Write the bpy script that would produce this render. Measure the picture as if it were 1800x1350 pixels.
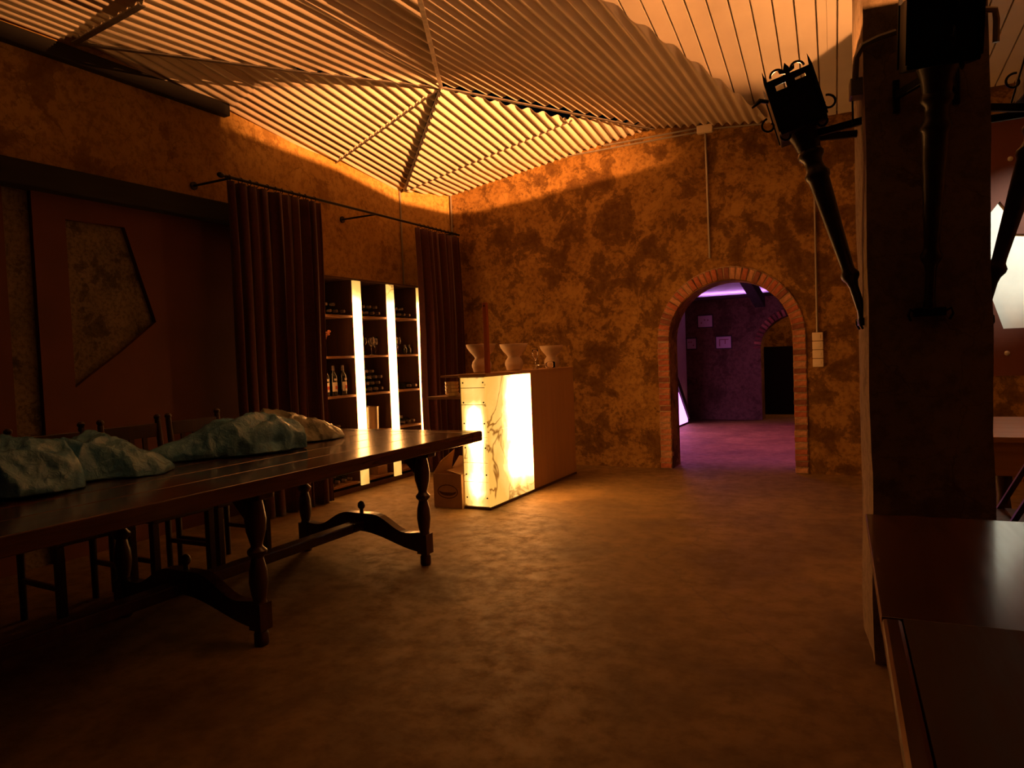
import bpy, bmesh, math, random
from math import sin, cos, pi, radians, sqrt, atan2
from mathutils import Vector, Matrix, noise, geometry

for o in list(bpy.data.objects):
    bpy.data.objects.remove(o, do_unlink=True)
SC = bpy.context.scene
COL = SC.collection

# ------------------------------------------------------------------ camera
YAW, PIT, ROL = radians(27.58), radians(-2.2), radians(2.21)
RZ = Matrix(((cos(YAW), -sin(YAW), 0), (sin(YAW), cos(YAW), 0), (0, 0, 1)))
RX = Matrix(((1, 0, 0), (0, cos(PIT), -sin(PIT)), (0, sin(PIT), cos(PIT))))
RY = Matrix(((cos(ROL), 0, sin(ROL)), (0, 1, 0), (-sin(ROL), 0, cos(ROL))))
MM = RZ @ RX @ RY
CR, CF, CU = MM.col[0], MM.col[1], MM.col[2]
cam = bpy.data.cameras.new('camera')
cam.sensor_width = 36
cam.lens = 36 * 1252 / 1800
cam.clip_start = .05
camo = bpy.data.objects.new('camera', cam)
COL.objects.link(camo)
camo.matrix_world = Matrix(((CR[0], CU[0], -CF[0], 0), (CR[1], CU[1], -CF[1], 0),
                            (CR[2], CU[2], -CF[2], 1.30), (0, 0, 0, 1)))
SC.camera = camo

# ------------------------------------------------------------------ world, exposure, lights
W = bpy.data.worlds.new('world')
SC.world = W
W.use_nodes = True
W.node_tree.nodes['Background'].inputs[0].default_value = (.30, .52, .62, 1)
W.node_tree.nodes['Background'].inputs[1].default_value = .0028
SC.view_settings.view_transform = 'Standard'
SC.view_settings.look = 'None'
SC.view_settings.gamma = 1
SC.view_settings.exposure = 0.0
SC.view_settings.use_curve_mapping = False
ORANGE = (1, .36, .10)
SPOT_POWER = 11500      # unseen halogen flood on a stand at the right, aimed at the far corner of the roof
TORCH_POWER = 12
COUNTER_GLOW = 23.0
STRIP_GLOW = 15.0
PURPLE_POWER = 120


def lamp(name, kind, loc, power, color, radius=.01, parent=None, aim=None, cone=60, blend=.2):
    d = bpy.data.lights.new(name, kind)
    d.energy = power
    d.color = color
    d.shadow_soft_size = radius
    o = bpy.data.objects.new(name, d)
    COL.objects.link(o)
    o.location = loc
    if kind == 'SPOT':
        d.spot_size = radians(cone)
        d.spot_blend = blend
    if aim is not None:
        o.rotation_euler = (Vector(aim) - Vector(loc)).to_track_quat('-Z', 'Y').to_euler()
    if parent:
        o.parent = parent
    return o


# ------------------------------------------------------------------ materials
MATS = {}


def nt(name):
    m = bpy.data.materials.new(name)
    m.use_nodes = True
    MATS[name] = m
    t = m.node_tree
    return m, t, t.nodes['Principled BSDF']


def nn(t, kind, **kw):
    n = t.nodes.new(kind)
    for k, v in kw.items():
        if k in n.inputs:
            n.inputs[k].default_value = v
        else:
            setattr(n, k, v)
    return n


def coords(t, scale=(1, 1, 1), loc=(0, 0, 0)):
    c = t.nodes.new('ShaderNodeTexCoord')
    mp = t.nodes.new('ShaderNodeMapping')
    mp.inputs['Scale'].default_value = scale
    mp.inputs['Location'].default_value = loc
    t.links.new(c.outputs['Object'], mp.inputs['Vector'])
    return mp.outputs['Vector']


def ramp(t, fac, stops):
    r = t.nodes.new('ShaderNodeValToRGB')
    el = r.color_ramp.elements
    el.remove(el[1])
    el[0].position = stops[0][0]
    el[0].color = (*stops[0][1], 1)
    for p, c in stops[1:]:
        e = el.new(p)
        e.color = (*c, 1)
    t.links.new(fac, r.inputs['Fac'])
    return r.outputs['Color']


def mixc(t, fac, a, b, mode='MIX'):
    m = t.nodes.new('ShaderNodeMix')
    m.data_type = 'RGBA'
    m.blend_type = mode
    for s, v in ((0, fac), (6, a), (7, b)):
        if isinstance(v, (int, float)):
            m.inputs[s].default_value = v
        elif isinstance(v, tuple):
            m.inputs[s].default_value = (*v, 1)
        else:
            t.links.new(v, m.inputs[s])
    return m.outputs[2]


def bump(t, bsdf, h, strength=.3, dist=.02):
    b = nn(t, 'ShaderNodeBump', Strength=strength, Distance=dist)
    t.links.new(h, b.inputs['Height'])
    t.links.new(b.outputs['Normal'], bsdf.inputs['Normal'])


def simple(name, col, rough=.6, metal=0., nscale=0, var=.25, bumps=0., coat=0.):
    m, t, b = nt(name)
    b.inputs['Roughness'].default_value = rough
    b.inputs['Metallic'].default_value = metal
    if coat:
        b.inputs['Coat Weight'].default_value = coat
        b.inputs['Coat Roughness'].default_value = .15
    if nscale:
        v = coords(t)
        n = nn(t, 'ShaderNodeTexNoise', Scale=nscale, Detail=5.)
        t.links.new(v, n.inputs['Vector'])
        lo = tuple(c * (1 - var) for c in col)
        hi = tuple(min(1, c * (1 + var)) for c in col)
        t.links.new(ramp(t, n.outputs['Fac'], [(.3, lo), (.7, hi)]), b.inputs['Base Color'])
        if bumps:
            bump(t, b, n.outputs['Fac'], bumps, .01)
    else:
        b.inputs['Base Color'].default_value = (*col, 1)
    return m


def plaster(name, base, pale, dark, scale=1.0, patch=.52, seed=0.):
    """old lime plaster: broad tone changes, flaked dark patches with hard outlines, fine cracks"""
    m, t, b = nt(name)
    b.inputs['Roughness'].default_value = .92
    b.inputs['Specular IOR Level'].default_value = .15
    v = coords(t, (scale, scale, scale), (seed, seed * .7, seed * .3))
    n1 = nn(t, 'ShaderNodeTexNoise', Scale=1.3, Detail=6., Roughness=.6)
    n2 = nn(t, 'ShaderNodeTexNoise', Scale=2.1, Detail=9., Roughness=.66, Distortion=.35)
    n3 = nn(t, 'ShaderNodeTexNoise', Scale=14., Detail=6., Roughness=.7)
    vo = nn(t, 'ShaderNodeTexVoronoi', feature='DISTANCE_TO_EDGE', Scale=2.6)
    dn = nn(t, 'ShaderNodeTexNoise', Scale=3.5, Detail=4.)
    for n in (n1, n2, n3, dn):
        t.links.new(v, n.inputs['Vector'])
    dv = mixc(t, .22, v, dn.outputs['Color'])
    t.links.new(dv, vo.inputs['Vector'])
    c = ramp(t, n1.outputs['Fac'], [(.3, base), (.68, pale)])
    c = mixc(t, ramp(t, n3.outputs['Fac'], [(.46, (0, 0, 0)), (.60, (.5, .5, .5))]), c, dark)
    flake = ramp(t, n2.outputs['Fac'], [(patch, (0, 0, 0)), (patch + .03, (.55, .55, .55)), (patch + .14, (.85, .85, .85))])
    c = mixc(t, flake, c, dark)
    pale_f = ramp(t, n2.outputs['Fac'], [(.36, (.75, .75, .75)), (.40, (0, 0, 0))])
    c = mixc(t, pale_f, c, pale)
    crack = ramp(t, vo.outputs['Distance'], [(0, (.45, .45, .45)), (.007, (0, 0, 0))])
    c = mixc(t, crack, c, tuple(x * .4 for x in dark))
    t.links.new(c, b.inputs['Base Color'])
    h = mixc(t, .5, n3.outputs['Color'], flake, 'SUBTRACT')
    bump(t, b, h, .55, .02)
    return m


def wood(name, c1, c2, rough=.4, axis=1, scale=1., coat=0.):
    m, t, b = nt(name)
    b.inputs['Roughness'].default_value = rough
    if coat:
        b.inputs['Coat Weight'].default_value = coat
        b.inputs['Coat Roughness'].default_value = .12
    s = [14 * scale] * 3
    s[axis] = 1.1 * scale
    v = coords(t, tuple(s))
    n = nn(t, 'ShaderNodeTexNoise', Scale=1.6, Detail=6., Roughness=.65, Distortion=.6)
    t.links.new(v, n.inputs['Vector'])
    t.links.new(ramp(t, n.outputs['Fac'], [(.3, c1), (.7, c2)]), b.inputs['Base Color'])
    rr = ramp(t, n.outputs['Fac'], [(.3, (rough * .8,) * 3), (.7, (min(1, rough * 1.25),) * 3)])
    t.links.new(rr, b.inputs['Roughness'])
    bump(t, b, n.outputs['Fac'], .12, .004)
    return m


def glow(name, col, strength):
    m, t, b = nt(name)
    b.inputs['Base Color'].default_value = (*col, 1)
    b.inputs['Emission Color'].default_value = (*col, 1)
    b.inputs['Emission Strength'].default_value = strength
    return m


def onyx(name, strength, scale, seed, lo, glow_profile):
    """backlit honey onyx: cloudy stone, thin dark veins, tube hot spots painted into the emission.
    density: list of (axis, [(position, brightness), ...]) profiles of painted tube glow along the slab"""
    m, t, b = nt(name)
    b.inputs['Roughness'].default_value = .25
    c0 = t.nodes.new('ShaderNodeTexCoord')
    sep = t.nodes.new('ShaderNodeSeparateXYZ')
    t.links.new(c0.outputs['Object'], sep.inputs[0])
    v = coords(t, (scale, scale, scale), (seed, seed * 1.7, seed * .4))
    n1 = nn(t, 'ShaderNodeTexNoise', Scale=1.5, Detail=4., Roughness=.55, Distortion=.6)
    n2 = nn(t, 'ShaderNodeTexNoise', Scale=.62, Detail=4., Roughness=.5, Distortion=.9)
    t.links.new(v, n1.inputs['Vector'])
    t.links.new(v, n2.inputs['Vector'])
    clear = None  # tube hot spots and dim ends painted into the emission by position
    for ax, span, stops in glow_profile:
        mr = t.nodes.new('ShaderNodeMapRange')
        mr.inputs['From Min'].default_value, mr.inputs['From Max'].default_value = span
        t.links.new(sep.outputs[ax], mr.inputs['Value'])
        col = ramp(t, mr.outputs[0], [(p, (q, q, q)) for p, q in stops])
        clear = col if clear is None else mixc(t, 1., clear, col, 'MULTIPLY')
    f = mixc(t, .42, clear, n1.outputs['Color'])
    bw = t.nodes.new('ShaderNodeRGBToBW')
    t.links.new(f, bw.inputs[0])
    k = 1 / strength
    glow_tone = ramp(t, bw.outputs[0], [(.30, (lo * k, lo * .50 * k, lo * .085 * k)), (.46, (1.3 * k, .72 * k, .17 * k)),
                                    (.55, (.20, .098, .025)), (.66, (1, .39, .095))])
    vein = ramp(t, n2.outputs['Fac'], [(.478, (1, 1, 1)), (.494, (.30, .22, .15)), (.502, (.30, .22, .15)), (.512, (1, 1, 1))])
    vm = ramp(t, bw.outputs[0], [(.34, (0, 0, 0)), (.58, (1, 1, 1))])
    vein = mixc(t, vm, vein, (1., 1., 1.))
    c = mixc(t, 1., glow_tone, vein, 'MULTIPLY')
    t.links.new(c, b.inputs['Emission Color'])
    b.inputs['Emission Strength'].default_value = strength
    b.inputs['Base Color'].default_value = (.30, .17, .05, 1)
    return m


M_wall = plaster('old plaster', (.235, .120, .024), (.38, .213, .057), (.070, .030, .007), 1.7, .50)
M_wall2 = plaster('old plaster left', (.42, .24, .056), (.54, .34, .10), (.20, .10, .022), 1.3, .57, 3.1)
M_pil = plaster('pillar plaster', (.27, .20, .125), (.34, .25, .155), (.14, .10, .06), 1.4, .58, 7.7)
M_pink = plaster('inner room plaster', (.15, .085, .050), (.22, .13, .08), (.07, .04, .022), 1.1, .54, 5.)
M_grey = plaster('old grey plaster', (.16, .125, .075), (.26, .20, .12), (.045, .034, .022), 2.6, .56, 2.2)
M_smooth = simple('cement render', (.25, .18, .115), .9, 0, 9, .2, .2)
M_pale = simple('pale render', (.62, .58, .58), .85, 0, 4, .1)


def concrete():
    m, t, b = nt('concrete floor')
    b.inputs['Specular IOR Level'].default_value = .35
    v = coords(t)
    n1 = nn(t, 'ShaderNodeTexNoise', Scale=1.6, Detail=7., Roughness=.62, Distortion=.5)
    n2 = nn(t, 'ShaderNodeTexNoise', Scale=9., Detail=7., Roughness=.7)
    vo = nn(t, 'ShaderNodeTexVoronoi', feature='DISTANCE_TO_EDGE', Scale=.42)
    dn = nn(t, 'ShaderNodeTexNoise', Scale=1.5, Detail=6., Roughness=.7)
    for n in (n1, n2, dn):
        t.links.new(v, n.inputs['Vector'])
    t.links.new(mixc(t, .3, v, dn.outputs['Color']), vo.inputs['Vector'])
    c = ramp(t, n1.outputs['Fac'], [(.3, (.115, .070, .022)), (.5, (.195, .122, .038)), (.7, (.28, .180, .060))])
    c = mixc(t, ramp(t, n2.outputs['Fac'], [(.45, (0, 0, 0)), (.8, (.7, .7, .7))]), c, (.085, .055, .02))
    crack = ramp(t, vo.outputs['Distance'], [(0, (.35, .35, .35)), (.0025, (0, 0, 0))])
    c = mixc(t, crack, c, (.07, .045, .025))
    t.links.new(c, b.inputs['Base Color'])
    t.links.new(ramp(t, n2.outputs['Fac'], [(.3, (.5,) * 3), (.7, (.85,) * 3)]), b.inputs['Roughness'])
    bump(t, b, n2.outputs['Fac'], .25, .008)
    return m


M_floor = concrete()
M_sheet = simple('cream painted corrugated sheet', (.74, .64, .50), .36, .15, 3, .08)
M_sheet2 = simple('pale corrugated sheet', (.66, .60, .50), .5, .05, 2, .08)
M_flash = simple('galvanised flashing', (.40, .36, .30), .4, .4, 20, .3)
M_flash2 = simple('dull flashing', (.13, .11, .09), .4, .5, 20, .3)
M_black = simple('black iron', (.012, .011, .010), .45, .6, 30, .4, .2)
M_torchpole = simple('dark bronze pole', (.030, .024, .018), .38, .3, 30, .4, .1)
M_darkwood = wood('dark table wood', (.045, .016, .007), (.115, .042, .016), .21, 1, 1., .5)
M_legwood = wood('dark turned wood', (.040, .015, .007), (.085, .032, .013), .32, 2, 1., .2)
M_legwood2 = wood('dark table boards', (.030, .011, .005), (.055, .020, .008), .55, 1, 1., 0.)
M_legwood2.node_tree.nodes['Principled BSDF'].inputs['Specular IOR Level'].default_value = .12
M_chairwood = wood('dark chair wood', (.030, .012, .007), (.060, .024, .012), .35, 2)
M_beam = wood('blackened beam', (.010, .008, .006), (.024, .018, .012), .8, 1)
M_red = simple('red brown paint', (.115, .031, .018), .75, 0, 3, .12, .05)
M_cabwood = wood('cabinet wood', (.050, .022, .010), (.10, .042, .018), .5, 2)
M_shelf = wood('shelf wood', (.20, .10, .045), (.32, .17, .075), .5, 1)
M_ctrwood = wood('counter wood', (.44, .26, .10), (.56, .34, .15), .45, 2)
M_post = wood('red wooden post', (.34, .075, .02), (.46, .12, .035), .5, 2)
M_pinewood = wood('light wood', (.34, .18, .045), (.48, .27, .07), .4, 0)
M_curtain = simple('dark red velvet', (.055, .008, .009), .95, 0, 40, .25)
M_curtain.node_tree.nodes['Principled BSDF'].inputs['Sheen Weight'].default_value = .3
M_rod = simple('black curtain rod', (.012, .010, .009), .4, .4)
M_pipe = simple('grey conduit', (.32, .29, .24), .4, .5)
M_plate = simple('cream switch plate', (.72, .62, .46), .45)
M_brick = [simple('brick tone %s' % n, c, .9, 0, 30, .35, .5) for n, c in
           (('red', (.36, .11, .055)), ('orange', (.40, .16, .08)), ('dark', (.20, .070, .042)), ('pale', (.42, .22, .12)))]
M_mortar = simple('brick mortar', (.34, .25, .16), .95, 0, 40, .3, .4)
M_bottle = simple('dark bottle glass', (.008, .010, .006), .12, 0, 0, 0, 0, .6)
M_cap = simple('bottle capsule', (.16, .12, .10), .3, .5)
M_label = simple('paper label', (.62, .55, .45), .8, 0, 20, .1)
M_labelred = simple('label print', (.42, .07, .04), .8)
M_metal = simple('steel bucket', (.55, .46, .36), .28, .9)
M_alab = simple('pale alabaster', (.66, .50, .33), .5, 0, 5, .25)
M_card = simple('cardboard', (.44, .28, .14), .85, 0, 8, .12)
M_cardin = simple('cardboard inside', (.50, .33, .17), .85)
M_print = simple('printed mark', (.10, .045, .02), .8)
M_screw = simple('dark screw', (.03, .02, .012), .5, .4)
M_paper = simple('picture paper', (.72, .60, .64), .8)
M_draw = simple('picture drawing', (.35, .12, .16), .8)
M_frame = simple('picture frame', (.05, .025, .025), .5)
M_bolt = simple('steel bolt head', (.60, .58, .52), .35, .7)
M_blackbox = simple('black lacquer', (.004, .004, .004), .6)
M_redglass = simple('red gloss', (.40, .02, .015), .08, 0, 0, 0, 0, .5)
M_white = simple('white painted plaster cutout', (.80, .79, .74), .8, 0, 5, .08)
M_dried = simple('dried flower', (.42, .15, .07), .9, 0, 20, .4)


def glassmat(name, tint=(1, .97, .93), rough=.02):
    m, t, b = nt(name)
    b.inputs['Base Color'].default_value = (*tint, 1)
    b.inputs['Roughness'].default_value = rough
    b.inputs['Transmission Weight'].default_value = 1
    b.inputs['IOR'].default_value = 1.45
    return m


M_glass = glassmat('clear glass')
M_cut = glassmat('cut glass', (1, .74, .42), .12)
M_cut.node_tree.nodes['Principled BSDF'].inputs['Transmission Weight'].default_value = .15


def bagmat(name, c1, c2):
    m, t, b = nt(name)
    b.inputs['Roughness'].default_value = .14
    b.inputs['Specular IOR Level'].default_value = .6
    v = coords(t)
    n = nn(t, 'ShaderNodeTexNoise', Scale=7., Detail=5., Roughness=.6, Distortion=1.)
    t.links.new(v, n.inputs['Vector'])
    t.links.new(ramp(t, n.outputs['Fac'], [(.3, c1), (.7, c2)]), b.inputs['Base Color'])
    n2 = nn(t, 'ShaderNodeTexNoise', Scale=26., Detail=4., Roughness=.55, Distortion=2.)
    t.links.new(v, n2.inputs['Vector'])
    bump(t, b, n2.outputs['Fac'], .6, .012)
    return m


M_bagblue = bagmat('blue plastic film', (.085, .31, .56), (.22, .53, .76))
M_bagtan = bagmat('pale plastic film', (.19, .24, .20), (.32, .36, .28))
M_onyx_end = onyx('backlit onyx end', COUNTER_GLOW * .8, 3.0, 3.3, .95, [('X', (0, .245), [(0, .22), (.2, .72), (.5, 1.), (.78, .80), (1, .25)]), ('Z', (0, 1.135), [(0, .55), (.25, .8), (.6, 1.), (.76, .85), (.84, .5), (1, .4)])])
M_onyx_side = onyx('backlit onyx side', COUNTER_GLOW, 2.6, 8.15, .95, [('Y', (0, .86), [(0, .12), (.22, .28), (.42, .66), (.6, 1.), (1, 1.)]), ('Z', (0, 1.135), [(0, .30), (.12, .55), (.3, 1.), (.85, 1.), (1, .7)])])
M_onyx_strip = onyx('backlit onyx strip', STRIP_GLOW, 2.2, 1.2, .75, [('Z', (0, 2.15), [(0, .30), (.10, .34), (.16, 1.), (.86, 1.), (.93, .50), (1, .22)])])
M_bulb = glow('lit lamp', (1, .80, .50), 60)
M_violet = glow('violet tube', (.66, .28, .95), 22)
M_violetbox = glow('violet light panel', (.80, .25, .85), 3.0)


# ------------------------------------------------------------------ mesh builder
class MB:
    def __init__(s):
        s.v, s.f = [], []

    def add(s, vs, fs):
        k = len(s.v)
        s.v += [tuple(x) for x in vs]
        s.f += [tuple(i + k for i in f) for f in fs]
        return s

    def box(s, x0, x1, y0, y1, z0, z1):
        return s.add([(x, y, z) for z in (z0, z1) for y in (y0, y1) for x in (x0, x1)],
                     [(0, 2, 3, 1), (4, 5, 7, 6), (0, 1, 5, 4), (2, 6, 7, 3), (0, 4, 6, 2), (1, 3, 7, 5)])

    def bar(s, p0, p1, w, h, up=(0, 0, 1)):
        p0, p1 = Vector(p0), Vector(p1)
        d = (p1 - p0).normalized()
        u = Vector(up)
        if abs(d.dot(u)) > .98:
            u = Vector((1, 0, 0))
        r = d.cross(u).normalized() * (w / 2)
        u2 = r.cross(d).normalized() * (h / 2)
        vs = [p + a * r + b * u2 for p in (p0, p1) for a, b in ((-1, -1), (1, -1), (1, 1), (-1, 1))]
        return s.add(vs, [(0, 1, 2, 3), (7, 6, 5, 4), (0, 4, 5, 1), (1, 5, 6, 2), (2, 6, 7, 3), (3, 7, 4, 0)])

    def tube(s, pts, rad, n=10, cap=True, closed=False):
        pts = [Vector(p) for p in pts]
        if isinstance(rad, (int, float)):
            rad = [rad] * len(pts)
        vs, fs = [], []
        up = None
        N = len(pts)
        for i, p in enumerate(pts):
            a = pts[(i - 1) % N] if (closed or i > 0) else p
            b = pts[(i + 1) % N] if (closed or i < N - 1) else p
            d = (b - a).normalized()
            if up is None:
                up = Vector((0, 0, 1)) if abs(d.z) < .9 else Vector((1, 0, 0))
            r = d.cross(up).normalized()
            up = r.cross(d).normalized()
            for k in range(n):
                t = 2 * pi * k / n
                vs.append(p + rad[i] * (cos(t) * r + sin(t) * up))
        for i in range(N if closed else N - 1):
            j = (i + 1) % N
            for k in range(n):
                fs.append((i * n + k, i * n + (k + 1) % n, j * n + (k + 1) % n, j * n + k))
        if cap and not closed:
            fs.append(tuple(range(n))[::-1])
            fs.append(tuple((N - 1) * n + k for k in range(n)))
        return s.add(vs, fs)

    def lathe(s, prof, n=20, o=(0, 0, 0), M=None, sq=False):
        o = Vector(o)
        M = M or Matrix.Identity(3)
        vs, fs = [], []
        for r, z in prof:
            for k in range(n):
                t = 2 * pi * (k + (.5 if sq else 0)) / n
                vs.append(o + M @ Vector((r * cos(t), r * sin(t), z)))
        for i in range(len(prof) - 1):
            for k in range(n):
                fs.append((i * n + k, i * n + (k + 1) % n, (i + 1) * n + (k + 1) % n, (i + 1) * n + k))
        if prof[0][0] > 1e-5:
            fs.append(tuple(range(n))[::-1])
        if prof[-1][0] > 1e-5:
            fs.append(tuple((len(prof) - 1) * n + k for k in range(n)))
        return s.add(vs, fs)

    def prism(s, poly, d0, d1, axis='y', holes=()):
        """poly in the two other axes (in x,y,z order), extruded d0..d1 along axis, holes cut through"""
        loops = [list(poly)] + [list(h) for h in holes]

        def P(a, b, d):
            return {'y': (a, d, b), 'x': (d, a, b), 'z': (a, b, d)}[axis]
        flat = [p for l in loops for p in l]
        tris = geometry.tessellate_polygon([[Vector((a, b, 0)) for a, b in l] for l in loops])
        n = len(flat)
        vs = [P(a, b, d0) for a, b in flat] + [P(a, b, d1) for a, b in flat]
        fs = [tuple(t) for t in tris] + [tuple(i + n for i in t)[::-1] for t in tris]
        k = 0
        for l in loops:
            m = len(l)
            for i in range(m):
                j = (i + 1) % m
                fs.append((k + i, k + j, n + k + j, n + k + i))
            k += m
        return s.add(vs, fs)

    def sphere(s, c, r, n=12, m=8, sc=(1, 1, 1)):
        c = Vector(c)
        prof = [(r * sin(pi * i / m), -r * cos(pi * i / m)) for i in range(m + 1)]
        vs, fs = [], []
        for a, z in prof:
            for k in range(n):
                t = 2 * pi * k / n
                vs.append(c + Vector((a * cos(t) * sc[0], a * sin(t) * sc[1], z * sc[2])))
        for i in range(m):
            for k in range(n):
                fs.append((i * n + k, i * n + (k + 1) % n, (i + 1) * n + (k + 1) % n, (i + 1) * n + k))
        return s.add(vs, fs)

    def build(s, name, mat, parent=None, smooth=False, bevel=0., solid=0., fix=True):
        me = bpy.data.meshes.new(name)
        me.from_pydata(s.v, [], s.f)
        if fix:
            b = bmesh.new()
            b.from_mesh(me)
            bmesh.ops.remove_doubles(b, verts=b.verts, dist=1e-5)
            bmesh.ops.recalc_face_normals(b, faces=b.faces)
            b.to_mesh(me)
            b.free()
        me.materials.append(mat)
        o = bpy.data.objects.new(name, me)
        COL.objects.link(o)
        if smooth:
            for p in me.polygons:
                p.use_smooth = True
            if smooth != 'all':
                me.set_sharp_from_angle(angle=radians(38))
        if bevel:
            md = o.modifiers.new('bevel', 'BEVEL')
            md.width = bevel
            md.segments = 2
            md.limit_method = 'ANGLE'
        if solid:
            md = o.modifiers.new('thickness', 'SOLIDIFY')
            md.thickness = solid
            md.offset = 1
        if parent:
            o.parent = parent
        return o


def tag(o, label, cat, group=None):
    o['label'] = label
    o['category'] = cat
    if group:
        o['group'] = group
    return o


def struct(o, label=None):
    o['kind'] = 'structure'
    if label:
        o['label'] = label
    return o


def thing(name, label, cat, loc=(0, 0, 0), rz=0, group=None):
    o = bpy.data.objects.new(name, None)
    o.empty_display_size = .05
    COL.objects.link(o)
    o.location = loc
    o.rotation_euler = (0, 0, rz)
    return tag(o, label, cat, group)


def copy_tree(o, parent=None):
    c = o.copy()
    COL.objects.link(c)
    c.parent = parent
    for ch in list(o.children):
        copy_tree(ch, c)
    return c


def dup(root, label, loc, rz=0., group=None):
    c = copy_tree(root)
    c.location = loc
    c.rotation_euler = (0, 0, rz)
    c['label'] = label
    if group:
        c['group'] = group
    return c


ORD = ['first', 'second', 'third', 'fourth', 'fifth', 'sixth', 'seventh', 'eighth']

# ------------------------------------------------------------------ room shell
XL, YB = -5.10, 7.72
fl = struct(MB().box(-5.6, 4.2, -2.5, 16.2, -.12, 0).build('floor', M_floor), 'worn concrete floor with stains and cracks')
wl = struct(MB().box(XL - .25, XL, -2.0, 7.06, 0, 3.75).build('wall_left', M_wall2), 'old flaking plaster wall behind the curtains')
struct(MB().prism([(XL, 7.06), (-4.82, 7.72), (-4.82, 8.0), (-5.35, 8.0), (-5.35, 7.06)], 0, 3.7, 'z').build('wall_corner', M_wall2),
       'narrow slanted plaster wall in the corner')
AX0, AX1, ASP = -2.075, -.81, 1.40           # arch opening: jambs and springing
ACX, AR = (AX0 + AX1) / 2, (AX1 - AX0) / 2
arc = [(ACX + AR * cos(pi * k / 28), ASP + AR * .97 * sin(pi * k / 28)) for k in range(29)]
WB = MB().prism([(-4.82, 0), (AX0, 0)] + arc[::-1] + [(AX1, 0), (4.0, 0), (4.0, 3.8), (-4.82, 3.8)], YB, YB + .34, 'y')
wb = struct(WB.build('wall_back', M_wall), 'old flaking ochre plaster wall with an arched doorway')
struct(MB().box(4.0, 4.2, -2.0, 8.0, 0, 3.9).build('wall_right', M_wall2), 'plaster wall at the far right side')

# brick arch around the doorway: every brick its own piece
arch = struct(bpy.data.objects.new('trim_1', None), 'brick surround of the arched doorway')
COL.objects.link(arch)
random.seed(4)
BW = .125


def ring(r0, r1, d0, d1, a0=0, a1=pi, n=40, cx=ACX, cz=ASP, leg=True):
    o_ = [(cx + r1 * cos(a0 + (a1 - a0) * k / n), cz + r1 * sin(a0 + (a1 - a0) * k / n)) for k in range(n + 1)]
    i_ = [(cx + r0 * cos(a0 + (a1 - a0) * k / n), cz + r0 * sin(a0 + (a1 - a0) * k / n)) for k in range(n + 1)]
    if leg:
        return MB().prism([(cx + r1, 0)] + o_ + [(cx - r1, 0), (cx - r0, 0)] + i_[::-1] + [(cx + r0, 0)], d0, d1, 'y')
    return MB().prism(o_ + i_[::-1], d0, d1, 'y')


ring(AR + .002, AR + BW, YB - .008, YB + .02).build('mortar', M_mortar, arch)
ring(AR + BW, AR + BW + .17, YB - .022, YB + .01, radians(2), radians(178), leg=False).build('render_band', M_smooth, arch, bevel=.006)
bm_j = MB().box(-BW / 2 + .002, BW / 2 - .002, -.018, .05, -.026, .026).build('brick', M_brick[0], arch, bevel=.004).data
first = arch.children[-1]
bricks = []


def put_brick(loc, rot, parent=arch, me=bm_j, sx=1):
    m = me.copy() if False else me
    o = bpy.data.objects.new('brick', m)
    COL.objects.link(o)
    o.parent = parent
    o.location = loc
    o.rotation_euler = (0, rot, 0)
    o.scale = (sx, 1, 1)
    md = o.modifiers.new('bevel', 'BEVEL')
    md.width = .004
    md.segments = 1
    return o


bpy.data.objects.remove(first)
brick_mesh = []
for mm in M_brick:
    b0 = MB().box(-BW / 2 + .002, BW / 2 - .002, -.018, .05, -.025, .025).build('brick', mm)
    brick_mesh.append(b0.data)
    bpy.data.objects.remove(b0)
nc = 22
for side in (-1, 1):
    for k in range(nc):
        z = .033 + k * (ASP - .01) / nc
        put_brick((ACX + side * (AR + BW / 2) + random.uniform(-.006, .006), YB + random.uniform(-.006, .004), z),
                  random.uniform(-.02, .02), me=brick_mesh[random.choice((0, 0, 1, 2, 3, 1))])
nv = 35
for k in range(nv):
    a = pi * (k + .5) / nv
    put_brick((ACX + (AR + BW / 2) * cos(a), YB + random.uniform(-.008, .004), ASP + (AR * .985 + BW / 2) * sin(a)),
              -a, me=brick_mesh[random.choice((0, 0, 1, 2, 3, 1))])

# ------------------------------------------------------------------ corrugated roof
PHI = radians(3.2)
ceil = struct(bpy.data.objects.new('ceiling', None), 'folded ceiling of corrugated metal sheets')
COL.objects.link(ceil)


def plane3(a, b, c):
    n = (Vector(b) - Vector(a)).cross(Vector(c) - Vector(a))
    return (-n.x / n.z, -n.y / n.z, (n.x * a[0] + n.y * a[1] + n.z * a[2]) / n.z)


def uv(x, y):
    return x * cos(PHI) + y * sin(PHI), -x * sin(PHI) + y * cos(PHI)


def xy(u, v):
    return u * cos(PHI) - v * sin(PHI), u * sin(PHI) + v * cos(PHI)


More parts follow.
